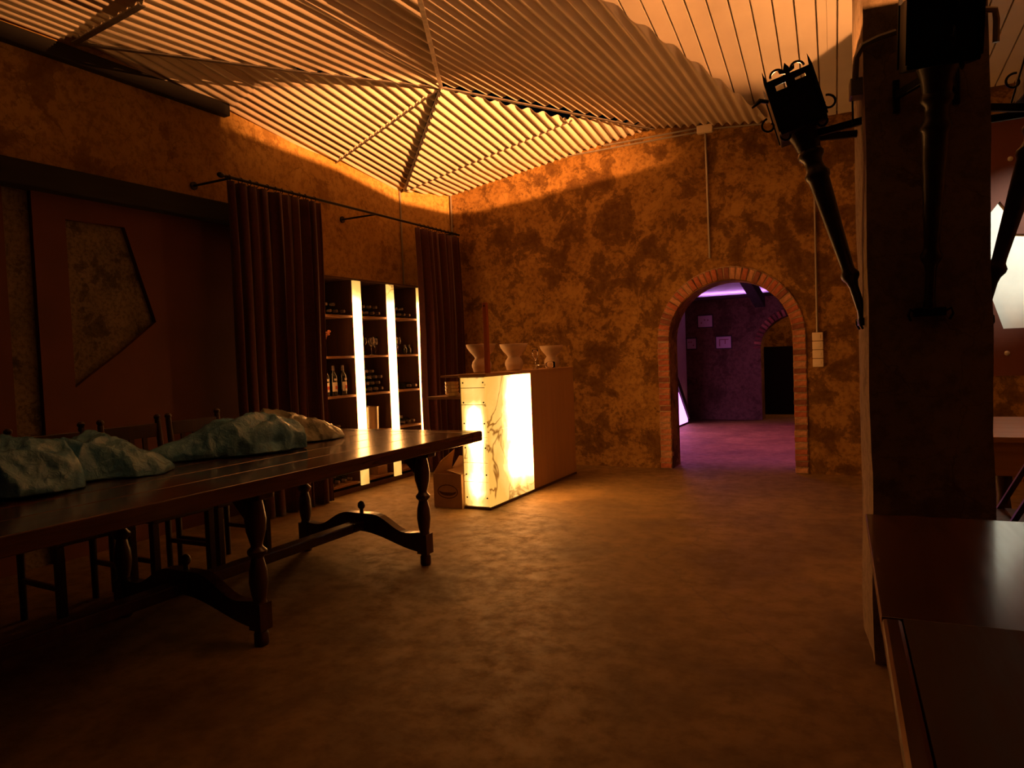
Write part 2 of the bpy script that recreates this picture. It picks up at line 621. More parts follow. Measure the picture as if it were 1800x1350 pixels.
def sheets(poly, pl, dz=0., pitch=.088, amp=.018, width=.88, mat=None, cusp=False, per=8):
    """a roof facet as side by side corrugated sheets; poly is convex in plan"""
    P = [uv(*p) for p in poly]
    umin, umax = min(p[0] for p in P), max(p[0] for p in P)
    nw = max(2, round(width / pitch)) * pitch
    k0 = math.floor(umin / nw)
    k = k0
    while k * nw < umax:
        a, b = max(umin, k * nw), min(umax, (k + 1) * nw + pitch * .3)
        if b - a < .004:
            k += 1
            continue
        if cusp:
            us = sorted(set([a, b] + [x for m in range(int(a / pitch) - 2, int(b / pitch) + 3) for fr in (.455, .465, .535, .545)
                                      for x in [(m + fr) * pitch] if a < x < b]))
        else:
            n = max(2, int((b - a) / pitch * per))
            us = [a + (b - a) * i / n for i in range(n + 1)]
        n = len(us) - 1
        vs = []
        for u in us:
            uu = min(max(u, umin + 1e-4), umax - 1e-4)
            cs = []
            for (p, q) in zip(P, P[1:] + P[:1]):
                if (p[0] - uu) * (q[0] - uu) <= 0 and abs(p[0] - q[0]) > 1e-9:
                    cs.append(p[1] + (q[1] - p[1]) * (uu - p[0]) / (q[0] - p[0]))
            lo, hi = min(cs), max(cs)
            ph = pi * u / pitch
            w = (.035 if abs((u / pitch) % 1 - .5) < .04 else 0) if cusp else amp * cos(2 * ph)
            for vv in (lo, hi):
                x, y = xy(u, vv)
                vs.append((x, y, pl[0] * x + pl[1] * y + pl[2] + w + dz + (k % 2) * .0015))
        fs = [(2 * i, 2 * i + 1, 2 * i + 3, 2 * i + 2) for i in range(n)]
        o = MB().add(vs, fs).build('roof_sheet', mat or M_sheet, ceil, smooth=False if cusp else 'all', fix=False)
        md = o.modifiers.new('thickness', 'SOLIDIFY')
        md.thickness = .002
        md.use_rim = False
        k += 1


def on(pl, x, y, dz=0):
    return (x, y, pl[0] * x + pl[1] * y + pl[2] + dz)


A = (-3.414, 5.404, 3.720)
P1 = (-2.162, 7.70, 3.723)
K = (-5.06, 7.07, 3.326)
Wp = (-.941, 7.72, 3.559)
L0 = (-5.10, 4.54, 3.59)
Q = (-4.82, 7.72, 3.345)
F3 = plane3(A, P1, K)
F4 = plane3(A, P1, Wp)
F2 = plane3(A, K, L0)
S = (-4.283, 4.354)
S2 = (-5.13, 3.22)
T = (-2.416, 3.642)
U = (-1.404, 4.011)
F1 = (.06, .085, 3.4555)
S1, S3 = (-4.006, 4.072), (-4.527, 2.839)
F3b = plane3(K, P1, Q)
F5 = (0, -.10, 3.53 + .10 * 7.72)
LAP = (-2.762, 6.823)


def ext(a, b, t):
    return (a[0] + (b[0] - a[0]) * t, a[1] + (b[1] - a[1]) * t)


Te = ext(A, T, 1.5)
V0 = (-3.807, 2.808)
V1 = (-2.9, 2.65)
# far right facet, two sheets lapped towards the seam A-P1 and the corner
sheets([A[:2], LAP, (-4.99, 7.02)], F3, -.030)
sheets([LAP, P1[:2], K[:2], (-4.99, 7.02)], F3, .010)
sheets([K[:2], P1[:2], (-2.162, 7.72), Q[:2]], F3b, .012)
# facet against the left wall: three sheets lapped
B1, B2 = (-5.10, 5.93), (-5.13, 4.53)
sheets([A[:2], (-5.06, 7.07), (-5.12, 7.07), B1], F2, .020)
sheets([A[:2], B1, B2, S], F2, -.016)
sheets([S, B2, (-5.14, 2.9), (-4.35, 2.9)], F2, -.026)
# near-left facet
sheets([A[:2], S1, S3, V0, (-2.7, 2.62), Te], F1, -.012)
# small broken facet in the near-left corner, above the wall
F0 = (.0, .02, 3.56)
sheets([(-5.13, 3.1), (-4.3, 3.1), V0, (-3.3, 2.75), (-3.3, .4), (-5.13, .4)], F0, .03)
sheets([(-3.3, 2.76), (-2.7, 2.62), (-1.9, 2.75), (-1.55, 2.70), (-1.2, .4), (-3.3, .4)], (-.06, .05, 3.155), .05)
# dark facet in the middle, free edge on its right
Ue = ext((-.941, 7.72), U, 1.35)
sheets([A[:2], P1[:2], (-2.162, 7.72), (-.941, 7.72), (-1.232, 5.179), U, Ue, Te], F4, .006)
# far right roof, wider profile
sheets([(-.95, 7.72), (3.9, 7.72), (3.9, .4), (-2.7, .4), (-2.35, 3.2), (-1.95, 4.6), (-1.5, 6.2)], F5, 0, .142, .010, 1.1, M_sheet2, True, 20)
MB().box(-5.6, 4.2, -.3, 8.1, 4.75, 4.80).build('roof_deck', M_beam, ceil)


def flashing(a, b, w=.05, h=.010, dz=-.03, mat=None):
    return MB().bar((a[0], a[1], a[2] + dz), (b[0], b[1], b[2] + dz), w, h).build('ridge_flashing', mat or M_flash2, ceil, bevel=.002)


flashing(A, on(F4, *Te), .032, mat=M_flash)
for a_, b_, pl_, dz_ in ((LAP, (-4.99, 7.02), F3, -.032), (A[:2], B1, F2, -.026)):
    MB().bar(on(pl_, *a_, dz_), on(pl_, *b_, dz_), .016, .016).build('lap_shadow_bar', M_flash2, ceil)  # thin dark bars standing in for the shadow line under each lap
flashing(A, on(F1, *S1), .035, .012)
flashing(on(F1, *S1), on(F1, *S3), .04, .010)
flashing(on(F1, *S3), on(F1, *V0), .04, .010)
flashing(A, on(F4, P1[0], P1[1] - .04), .035, .012)
flashing(A, (K[0] + .06, K[1] - .06, K[2] + .02), .035, .008, -.034)
MB().box(-5.10, -5.02, .4, 4.5, 3.49, 3.60).build('wall_plate', M_beam, ceil, bevel=.01)

# ------------------------------------------------------------------ inner violet room
struct(MB().box(-3.55, -3.10, 8.06, 12.65, 0, 3.4).build('wall_inner_left', M_pale), 'pale wall of the violet lit room')
A2x0, A2x1, A2s = -1.93, -.75, 1.26
a2c, a2r = (A2x0 + A2x1) / 2, (A2x1 - A2x0) / 2
arc2 = [(a2c + a2r * cos(pi * k / 24), A2s + a2r * sin(pi * k / 24)) for k in range(25)]
struct(MB().prism([(-4.3, 0), (A2x0, 0)] + arc2[::-1] + [(A2x1, 0), (3.0, 0), (3.0, 2.2), (-4.3, 2.2)], 13.3, 13.65, 'y')
       .build('wall_inner_back', M_pink), 'rough far wall of the violet lit room')
struct(MB().box(1.2, 1.4, 8.06, 16, 0, 3.6).build('wall_inner_right', M_pink), 'side wall of the violet lit room')
struct(MB().prism([(8.06, 3.45), (13.65, 2.2), (13.65, 2.3), (8.06, 3.55)], -4.3, 3.0, 'x').build('ceiling_inner', M_pale),
       'sloping pale ceiling of the violet lit room')
struct(MB().box(-4.3, -4.1, 12.65, 13.3, 0, 2.5).build('wall_inner_niche', M_pink), 'end wall of the recess in the violet room')
struct(MB().box(-4.3, 3.0, 15.6, 15.8, 0, 3.2).build('wall_beyond', M_wall), 'ochre wall seen through the second arch')
struct(MB().box(-4.3, 3.0, 13.65, 15.8, 3.0, 3.1).build('ceiling_beyond', M_smooth), 'flat ceiling behind the second arch')
struct(MB().box(-4.3, -4.1, 13.65, 15.8, 0, 3.1).build('wall_beyond_left', M_smooth), 'side wall behind the second arch')
arch2 = struct(bpy.data.objects.new('trim_2', None), 'brick ring of the second arch')
COL.objects.link(arch2)
for k in range(26):
    a = pi * (k + .5) / 26
    put_brick((a2c + (a2r + .06) * cos(a), 13.3 + random.uniform(-.006, .004), A2s + (a2r + .06) * sin(a)), -a, arch2,
              brick_mesh[random.choice((0, 1, 2))])
tag(MB().prism([(8.9, 2.86), (12.9, 1.98), (12.9, 2.16), (8.9, 3.04)], -1.95, -1.78, 'x').build('roof_beam', M_beam, bevel=.01),
    'dark sloping roof beam across the violet lit ceiling', 'beam')
ob = bpy.data.objects[-1] if False else None
cove = thing('light_trough', 'violet light trough along the far wall top', 'light', (0, 0, 0))
MB().box(-3.10, -1.70, 13.06, 13.30, 2.19, 2.205).box(-3.10, -1.70, 13.06, 13.07, 2.205, 2.24).build('ledge', M_frame, cove)
MB().tube([(-3.0, 13.2, 2.232), (-1.75, 13.2, 2.232)], .013, 8).build('tube_lamp', M_violet, cove)
lb = thing('wall_light', 'bright violet light panel low on the inner left wall', 'light', (-3.10, 0, 0))
MB().prism([(10.0, .03), (12.55, .03), (12.55, .09), (11.0, 1.43), (10.0, 1.43)], .001, .02, 'x').build('diffuser', M_violetbox, lb)
MB().bar((.022, 12.60, .12), (.022, 10.9, 1.60), .06, .12).build('frame', M_beam, lb)
MB().box(0, .03, 10.0, 12.62, 0, .03).build('sill', M_beam, lb)
lamp('violet_downlight', 'SPOT', (-1.55, 10.2, 2.82), 260, (.90, .17, .52), .12, None, (-1.6, 10.3, 0), 92, .5)
lamp('amber_lamp', 'POINT', (-.2, 14.4, 2.6), 45, ORANGE, .1)
MB_ = MB().box(-2.6, -.2, 14.4, 14.9, 0, 1.30)
tag(MB_.build('dark_counter', M_blackbox, bevel=.01), 'black counter standing behind the second arch', 'counter')


def picture(label, x0, x1, z0, z1, seed):
    t = thing('picture', label, 'picture', ((x0 + x1) / 2, 13.30, z0), 0, 'framed pictures on the violet wall')
    w, h = (x1 - x0) / 2, z1 - z0
    MB().box(-w, w, -.02, 0, 0, h).build('frame', M_frame, t, bevel=.003)
    MB().box(-w + .018, w - .018, -.024, -.019, .018, h - .018).build('paper', M_paper, t)
    random.seed(seed)
    if seed == 3:
        for x0_, x1_, z0_, z1_ in ((-.08, -.062, .05, h - .076), (-.08, .09, h - .075, h - .06), (.02, .035, .09, h - .076)):
            MB().box(x0_, x1_, -.026, -.023, z0_, z1_).build('drawn_mark', M_draw, t)
    else:
        for k in range(3):
            x, z = w * (-.45 + .4 * k), h * random.uniform(.35, .65)
            MB().box(x - .012, x + .012, -.026, -.023, z - .012, z + .012).build('drawn_mark', M_draw, t)


picture('topmost framed picture on the inner wall', -3.035, -2.745, 1.69, 1.93, 1)
picture('lower left framed picture beside the pale wall edge', -3.25, -3.05, 1.30, 1.52, 2)
picture('lower right framed picture with two dark marks', -2.715, -2.42, 1.29, 1.53, 3)

# ------------------------------------------------------------------ left wall fittings
struct(MB().box(XL, XL + .15, .4, 4.80, 2.54, 2.71).build('trim_3', M_beam, bevel=.012), 'black beam across the left wall above the red panel')
rp = thing('wall_panel', 'red brown panel on the left wall with a cut out plaster shape', 'panel', (XL, 0, 0))
MB().prism([(2.81, 0), (4.75, 0), (4.75, 2.54), (2.81, 2.54)], .002, .045, 'x',
           [[(3.03, 2.38), (3.03, 1.20), (3.10, 1.25), (3.39, 1.45), (3.69, 1.68), (3.47, 2.385)]]).build('board', M_red, rp)
MB().box(.002, .045, .4, 2.63, 0, 2.54).build('board', M_red, rp)
MB().box(.001, .006, 2.631, 2.809, 0, 2.54).build('exposed_plaster', M_grey, rp)
MB().prism([(3.0, 2.40), (3.0, 1.18), (3.72, 1.18), (3.72, 2.40)], .001, .0019, 'x').build('exposed_plaster', M_grey, rp)

# ------------------------------------------------------------------ curtain rail and curtains
XR, ZR = -4.64, 2.83
rod = thing('curtain_rod', 'long black curtain rod on brackets along the left wall', 'curtain rod', (XR, 4.04, ZR))
MB().tube([(0, 0, 0), (0, 3.58, 0)], .013, 10).build('rod', M_rod, rod, smooth=True)
MB().sphere((0, -.01, 0), .028, 12, 8, (.8, 1.3, .8)).build('finial', M_rod, rod, smooth='all')
for y in (.10, 1.95, 3.45):
    MB().tube([(0, y, 0), (XL - XR, y, 0)], .010, 8).lathe([(.035, 0), (.035, .012)], 12, (XL - XR + .001, y, 0), Matrix.Rotation(pi / 2, 3, 'Y')).build('bracket', M_rod, rod, smooth=True)
ring_me = None
for y in [.07 + .094 * k + (.02 if k % 3 else 0) for k in range(11)] + [2.72 + .085 * k for k in range(10)]:
    if ring_me is None:
        r0 = MB().tube([(.024 * cos(2 * pi * k / 14), 0, .024 * sin(2 * pi * k / 14) - .008) for k in range(14)], .0035, 6, closed=True).build('ring', M_rod, rod, smooth='all')
        ring_me = r0.data
    else:
        r0 = bpy.data.objects.new('ring', ring_me)
        COL.objects.link(r0)
        r0.parent = rod
    r0.location = (0, y, 0)
    r0.rotation_euler = (0, 0, random.uniform(-.4, .4))


def curtain(label, y0, y1, ny, seed, bot=.02, spread=.0):
    random.seed(seed)
    nu, nz = ny * 14, 26
    ph = [random.uniform(0, 6) for _ in range(5)]
    vs, fs = [], []
    top = ZR - .035
    for j in range(nz + 1):
        f = j / nz
        z = top + (bot - top) * f
        for i in range(nu + 1):
            s = i / nu
            w = s * ny * 2 * pi
            amp = (.030 + .025 * min(1, f * 2.2)) * (.75 + .4 * sin(s * 17 + ph[2]))
            warp = .9 * sin(s * 9 + ph[0]) + .8 * sin(s * 21 + ph[3]) + .6 * f * sin(s * 15 + ph[1])
            d = amp * sin(w + warp) + .012 * sin(2.3 * w + ph[2] + 2 * f) * f + .01 * sin(7 * f + ph[3])
            yy = y0 + (y1 - y0) * (s + .010 * sin(2 * w + ph[4])) + spread * (s - .5) * f
            vs.append((d, yy - y0, z - bot))
    for j in range(nz):
        for i in range(nu):
            a = j * (nu + 1) + i
            fs.append((a, a + 1, a + nu + 2, a + nu + 1))
    o = MB().add(vs, fs).build('curtain', M_curtain, smooth='all', fix=False)
    md = o.modifiers.new('thickness', 'SOLIDIFY')
    md.thickness = .004
    o.location = (XR, y0, bot)
    return tag(o, label, 'curtain', 'dark red curtains on the rod')


curtain('wide dark red curtain hanging left of the lit wine cabinet', 4.09, 5.155, 9, 2, .01, -.06)
curtain('narrow dark red curtain hanging in the corner behind the counter', 6.70, 7.60, 7, 5, .01, -.05)

# ------------------------------------------------------------------ wine cabinet
CX0, CX1 = -5.095, -4.72
SY = [5.14, 5.70, 6.255, 6.81]
SHZ = [.10, .58, .98, 1.37, 1.775]
cab = thing('wine_cabinet', 'dark wine cabinet with glowing vertical onyx strips on the left wall', 'cabinet', (CX0, 5.08, 0))
DX = CX1 - CX0


def cb(y):
    return y - 5.08


MB().box(0, .015, 0, cb(6.87), 0, 2.15).build('back_panel', M_cabwood, cab)
MB().box(0, DX, 0, cb(6.87), 2.13, 2.15).build('top', M_cabwood, cab, bevel=.003)
MB().box(.02, DX - .01, 0, cb(6.87), 0, .05).build('plinth', M_cabwood, cab)
for i, y in enumerate(SY):
    MB().box(.015, DX - .002, cb(y - .06), cb(y + .06), .05, 2.13).build('upright', M_cabwood, cab)
    hy = .058
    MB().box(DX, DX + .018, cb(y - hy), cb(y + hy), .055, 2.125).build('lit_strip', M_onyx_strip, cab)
for b in range(3):
    y0, y1 = SY[b] + .06, SY[b + 1] - .06
    for z in SHZ:
        MB().box(.015, DX - .005, cb(y0), cb(y1), z - .022, z).build('shelf', M_shelf, cab, bevel=.002)

# bottles: prototype lying (axis x, neck towards the room) and standing with a label
bprof = [(.0, 0), (.034, 0), (.037, .006), (.037, .19), (.034, .205), (.016, .235), (.0145, .25)]
cprof = [(.0145, .25), (.015, .252), (.015, .298), (.013, .30), (.0, .30)]
RXM = Matrix.Rotation(pi / 2, 3, 'Y')
proto = None
SHN = {0: 'bottom', 1: 'lowest visible', 2: 'third', 3: 'second', 4: 'top'}
BAYN = ['left', 'middle', 'right']


def lying(b, s, row, i, y, z, n):
    global proto
    lab = 'dark wine bottle lying on %s shelf, %s bay, %s row, %s from left' % (
        SHN[s], BAYN[b], ['lowest', 'second', 'third', 'topmost'][row], ORD[i])
    loc = (-5.045 + random.uniform(0, .015), y, z)
    g = 'wine bottles lying in the lit cabinet'
    if proto is None:
        proto = thing('wine_bottle', lab, 'bottle', loc, 0, g)
        MB().lathe(bprof, 14, (0, 0, 0), RXM).build('glass_body', M_bottle, proto, smooth=True)
        MB().lathe(cprof, 12, (0, 0, 0), RXM).build('capsule', M_cap, proto, smooth=True)
    else:
        dup(proto, lab, loc, 0, g)


random.seed(9)
PACK = {(0, 4): (4, 2), (1, 4): (4, 3), (2, 4): (4, 2), (1, 2): (4, 3, 4, 2), (2, 2): (2,), (0, 1): (4, 2), (2, 1): (4, 1), (0, 0): (4, 1)}
for (b, s), rows in PACK.items():
    y0 = SY[b] + .06
    wdt = SY[b + 1] - .06 - y0
    sp = .094
    m0 = rows[0]
    start = y0 + .05 if m0 > 2 else y0 + wdt - .05 - sp * (m0 - 1)
    for r, n in enumerate(rows):
        off = sp / 2 if r % 2 else 0
        if r % 2 == 0 and n < m0:
            off += sp
        for i in range(n):
            lying(b, s, r, i, start + off + i * sp, SHZ[s] + .0385 + r * .062, n)
for i, y in enumerate((5.275, 5.385, 5.525)):
    nm = 'standing wine bottle with a pale label, %s from left on the third shelf' % ['first', 'second', 'third'][i]
    if i == 0:
        st = thing('wine_bottle', nm, 'bottle', (-4.79, y, SHZ[2]), 0, 'standing bottles with pale labels')
        MB().lathe(bprof, 18).build('glass_body', M_bottle, st, smooth=True)
        MB().lathe(cprof, 14).build('capsule', M_cap, st, smooth=True)
        lbm = MB()
        nn_ = 12
        for (z0, z1), mt, nm2 in (((.045, .135), M_label, 'label'), ((.068, .10), M_labelred, 'label_print')):
            q = MB()
            rr = .0378 if mt is M_label else .0383
            sp_ = 1.25 if mt is M_label else .5
            vs = [(rr * cos(-sp_ + 2 * sp_ * k / nn_), rr * sin(-sp_ + 2 * sp_ * k / nn_), z) for z in (z0, z1) for k in range(nn_ + 1)]
            q.add(vs, [(k, k + 1, nn_ + 2 + k, nn_ + 1 + k) for k in range(nn_)])
            lab_o = q.build(nm2, mt, st if mt is M_label else lab_o, smooth='all', fix=False)
        MB().add([(.0378 * cos(-.7 + 1.4 * k / 8), .0378 * sin(-.7 + 1.4 * k / 8), z) for z in (.15, .172) for k in range(9)],
                 [(k, k + 1, k + 10, k + 9) for k in range(8)]).build('neck_label', M_label, st, smooth='all', fix=False)
    else:
        dup(st, nm, (-4.79, y, SHZ[2]), .15 * i)

gprof = [(.0, 0), (.032, .001), (.030, .004), (.004, .010), (.0035, .085), (.010, .095), (.030, .118), (.037, .145), (.036, .165), (.030, .195),
         (.0285, .195), (.0345, .165), (.0355, .145), (.0285, .12), (.009, .099), (0, .098)]
wg = None


def wineglass(label, loc, group, rz=0):
    global wg
    if wg is None:
        wg = tag(MB().lathe(gprof, 20).build('wine_glass', M_glass, smooth='all'), label, 'glass', group)
        wg.location = loc
        return wg
    c = wg.copy()
    COL.objects.link(c)
    c.location = loc
    return tag(c, label, 'glass', group)


for i, y in enumerate((5.83, 5.92, 6.01, 6.11)):
    wineglass('wine glass on the second shelf of the middle bay, %s from left' % ORD[i], (-4.80 - .03 * (i % 2), y, SHZ[3] + .001), 'wine glasses in the cabinet')
for i, y in enumerate((6.37, 6.47)):
    wineglass('wine glass on the second shelf of the right bay, %s' % ('nearer the lit strip' if i == 0 else 'further from the lit strip'),
              (-4.80, y, SHZ[3] + .001), 'wine glasses in the cabinet')
for i, y in enumerate((6.60, 6.68)):
    o = MB().lathe([(.018, 0), (.026, .01), (.028, .07), (.012, .09), (.012, .11)], 14).build('small_flask', M_bottle, smooth=True)
    o.location = (-4.80, y, SHZ[3])
    tag(o, 'small dark flask on the second shelf, %s' % ('left of the pair' if i == 0 else 'right of the pair'), 'flask', 'small dark flasks')
bk = thing('ice_bucket', 'steel ice bucket in the middle bay of the cabinet', 'bucket', (-4.86, 5.985, SHZ[1]))
MB().lathe([(.10, 0), (.105, .005), (.112, .24), (.117, .25), (.108, .25), (.10, .02), (0, .02)], 28).build('body', M_metal, bk, smooth=True)
for s_ in (-1, 1):
    MB().tube([(.03, s_ * .112, .20), (.03, s_ * .135, .18), (-.03, s_ * .135, .18), (-.03, s_ * .112, .20)], .005, 6).build('handle', M_metal, bk, smooth=True)
ub = thing('wine_bottle', 'slim dark bottle standing beside the steel bucket', 'bottle', (-4.80, 5.815, SHZ[1]))
MB().lathe([(r * .85, z) for r, z in bprof], 14).build('glass_body', M_bottle, ub, smooth=True)
MB().lathe([(r * .85, z) for r, z in cprof], 12).build('capsule', M_cap, ub, smooth=True)
fb = thing('dried_flowers', 'bunch of dried reddish flowers on the second shelf', 'flowers', (-4.80, 5.27, SHZ[3]))
MB().lathe([(.03, 0), (.035, .02), (.022, .08), (.026, .11)], 14).build('vase', M_bottle, fb, smooth=True)
random.seed(3)
for k in range(9):
    p = (random.uniform(-.05, .05), random.uniform(-.05, .09), .15 + random.uniform(0, .13))
    q = MB().sphere(p, random.uniform(.013, .02), 8, 6, (1, 1, .8))
    h = q.build('flower_head', M_dried, fb, smooth='all')
    MB().tube([(0, 0, .09), (p[0] * .5, p[1] * .5, p[2] * .7), p], .0018, 5).build('stem', M_dried, h)
MB_ = MB().box(-5.0, -4.76, 5.98, 6.14, SHZ[0], SHZ[0] + .09)
tag(MB_.build('wooden_box', M_shelf, bevel=.004), 'small wooden box on the bottom shelf of the middle bay', 'box')

# ------------------------------------------------------------------ bar counter with lit onyx
NX0, NX1, NY0, NYM = -3.235, -2.99, 5.24, 6.10
ctr = thing('bar_counter', 'bar counter with backlit onyx panels and a brown wooden side', 'counter', (NX0, NY0, 0))
cw, cl, lm = NX1 - NX0, 7.15 - NY0, NYM - NY0
MB().box(.012, cw - .012, .012, cl, .0, 1.135).build('body', M_cabwood, ctr)
MB().box(-.02, cw + .012, -.012, cl, 1.137, 1.165).build('top', M_ctrwood, ctr, bevel=.004)
MB().box(-.004, cw + .010, -.010, cl, 0, .022).build('plinth', M_cabwood, ctr)
MB().box(cw - .012, cw + .006, lm, cl, .022, 1.137).build('side_board', M_ctrwood, ctr, bevel=.003)
# end panel: stacked onyx tiles with screws; long panel: two onyx slabs
zz = [.024, .235, .40, .62, .90, 1.045, 1.135]
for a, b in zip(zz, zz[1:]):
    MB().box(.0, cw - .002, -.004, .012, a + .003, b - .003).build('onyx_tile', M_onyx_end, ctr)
for z in (.10, .30, .53, .74, .92, 1.09):
    for x in (.022, cw - .024):
        MB().lathe([(.0075, 0), (.0065, .004), (0, .005)], 10, (x, -.004, z), Matrix.Rotation(pi / 2, 3, 'X')).build('screw', M_screw, ctr)
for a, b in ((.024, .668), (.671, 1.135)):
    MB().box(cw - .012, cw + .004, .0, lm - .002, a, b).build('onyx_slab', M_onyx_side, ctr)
po = MB().box(.178, .216, .11, .15, 1.165, 1.775).build('post', M_post, ctr, bevel=.004)
MB().lathe([(.008, 0), (.006, .004), (0, .004)], 10, (.197, .11, 1.745), Matrix.Rotation(pi / 2, 3, 'X')).build('post_screw', M_screw, po)
sh = MB().box(-.40, .0, .06, 1.6, .945, .968).build('staff_shelf', M_shelf, ctr, bevel=.003)
MB().box(-.24, -.02, .05, 1.6, 1.137, 1.155).build('staff_top', M_shelf, ctr, bevel=.003)
MB().box(-.38, -.36, 1.5, 1.55, 0, .945).build('shelf_leg', M_cabwood, ctr)
MB().box(-.03, 0, .03, 1.6, 0, 1.135).build('inner_board', M_cardin, ctr)

# hourglass alabaster bowls
hp = [(.0, 0), (.066, .002), (.074, .012), (.076, .03), (.085, .05), (.086, .068), (.078, .095), (.060, .118), (.056, .128), (.066, .145), (.098, .18),
      (.122, .215), (.132, .245), (.126, .247), (.112, .215), (.08, .17), (.0, .145)]


def hour(label, loc, sc=1.):
    o = MB().lathe([(r * sc, z * sc) for r, z in hp], 32).build('footed_bowl', M_alab, smooth='all')
    o.location = loc
    return tag(o, label, 'bowl', 'footed bowls on the bar counter')


hour('pale footed bowl left of the wooden post on the counter', (-3.215, 5.58, 1.166), 1.04)
hour('pale footed bowl right of the wooden post on the counter', (-3.165, 6.12, 1.166), 1.04)
hour('pale footed bowl at the far end of the counter', (-3.10, 6.86, 1.166), .95)
wineglass('upright wine glass standing on the bar counter', (-3.08, 6.42, 1.166), 'wine glasses on the counter')
g2 = wineglass('wine glass lying on its side on the bar counter', (-3.17, 6.62, 1.166 + .037), 'wine glasses on the counter')
g2.rotation_euler = (0, pi / 2, .3)

# stacked cut glass bowls on the staff shelf
for k in range(4):
    q = MB()
    n = 28
    prof = [(.030, 0), (.048, .004), (.056, .012), (.060, .036), (.057, .036), (.052, .014), (.028, .006)]
    vs, fs = [], []
    for r, z in prof:
        for i in range(n):
            t = 2 * pi * i / n
            rr = r * (1 + (.035 if i % 2 else 0) * (1 if z > .008 else 0))
            vs.append((rr * cos(t), rr * sin(t), z))
    for j in range(len(prof) - 1):
        for i in range(n):
            fs.append((j * n + i, j * n + (i + 1) % n, (j + 1) * n + (i + 1) % n, (j + 1) * n + i))
    fs.append(tuple(range(n))[::-1])
    fs.append(tuple((len(prof) - 1) * n + i for i in range(n)))
    o = q.add(vs, fs).build('glass_bowl', M_cut)
    o.location = (-3.395, 5.35, .969 + k * .031)
    tag(o, 'cut glass bowl, %s of the stack on the shelf' % ['lowest', 'second from bottom', 'third from bottom', 'topmost'][k], 'bowl', 'stacked cut glass bowls')

# cardboard box
bx = thing('cardboard_box', 'open cardboard box with an oval mark beside the counter', 'box', (-3.535, 5.20, 0))
bw, bd, bh = .29, .30, .30
MB().box(0, .004, 0, bd, 0, bh).build('side', M_card, bx)
MB().box(bw - .004, bw, 0, bd, 0, bh).build('side', M_card, bx)
bf = MB().box(.004, bw - .004, 0, .004, 0, bh).build('front', M_card, bx)
MB().box(.004, bw - .004, bd - .004, bd, 0, bh).build('back', M_card, bx)
MB().box(.004, bw - .004, .004, bd - .004, 0, .006).build('bottom', M_cardin, bx)
MB().add([(0, 0, bh), (0, bd, bh), (.02, bd + .03, bh + .17), (.055, .03, bh + .10)], [(0, 1, 2, 3)]).build('flap', M_cardin, bx, solid=.004)
MB().add([(bw, 0, bh), (bw, bd, bh), (bw - .15, bd - .01, bh + .035), (bw - .16, .02, bh + .03)], [(0, 1, 2, 3)]).build('flap', M_cardin, bx, solid=.004)
MB().add([(.01, bd, bh), (bw - .01, bd, bh), (bw - .02, bd + .10, bh + .10), (.03, bd + .10, bh + .10)], [(0, 1, 2, 3)]).build('flap', M_cardin, bx, solid=.004)
el = [(bw / 2 + .105 * cos(2 * pi * k / 32), .145 + .062 * sin(2 * pi * k / 32)) for k in range(32)]
el2 = [(bw / 2 + .097 * cos(2 * pi * k / 32), .145 + .054 * sin(2 * pi * k / 32)) for k in range(32)]
MB().prism(el, -.0012, .0, 'y', [el2]).build('oval_mark', M_print, bf)
MB().prism([(bw / 2 + .09 * cos(pi + pi * k / 16), .150 + .042 * sin(pi + pi * k / 16)) for k in range(17)] + [(bw / 2 + .05, .138), (bw / 2 - .05, .138)],
           -.0011, .0, 'y').build('oval_mark', M_print, bf)

# ------------------------------------------------------------------ big table
TX0, TX1, TY0, TY1, TZ = -3.75, -2.45, .30, 4.23, .80
tb = thing('long_table', 'long dark wooden table with turned legs at the left', 'table', ((TX0 + TX1) / 2, (TY0 + TY1) / 2, 0))
tcx, tcy = (TX0 + TX1) / 2, (TY0 + TY1) / 2
npl = 5
for k in range(npl):
    w = (TX1 - TX0) / npl
    x0 = TX0 + k * w - tcx
    MB().box(x0 + .0008, x0 + w - .0008, TY0 - tcy, TY1 - .14 - tcy, TZ - .07, TZ).build('plank', M_darkwood, tb, bevel=.005)
MB().box(TX0 - tcx, TX1 - tcx, TY1 - .138 - tcy, TY1 - tcy, TZ - .07, TZ).build('end_board', M_darkwood, tb, bevel=.012)
legp = [(.030, 0), (.034, .01), (.034, .055), (.028, .065), (.030, .075)]
sqp = [(.052, .075), (.052, .20)]
legq = [(.034, .20), (.030, .215), (.036, .24), (.044, .30), (.040, .36), (.030, .40), (.028, .412), (.044, .43), (.046, .445), (.030, .462), (.027, .472),
        (.032, .49), (.046, .54), (.050, .59), (.042, .65), (.036, .68), (.056, .70), (.056, .73)]
trestle = (3.70, 2.35, .98)
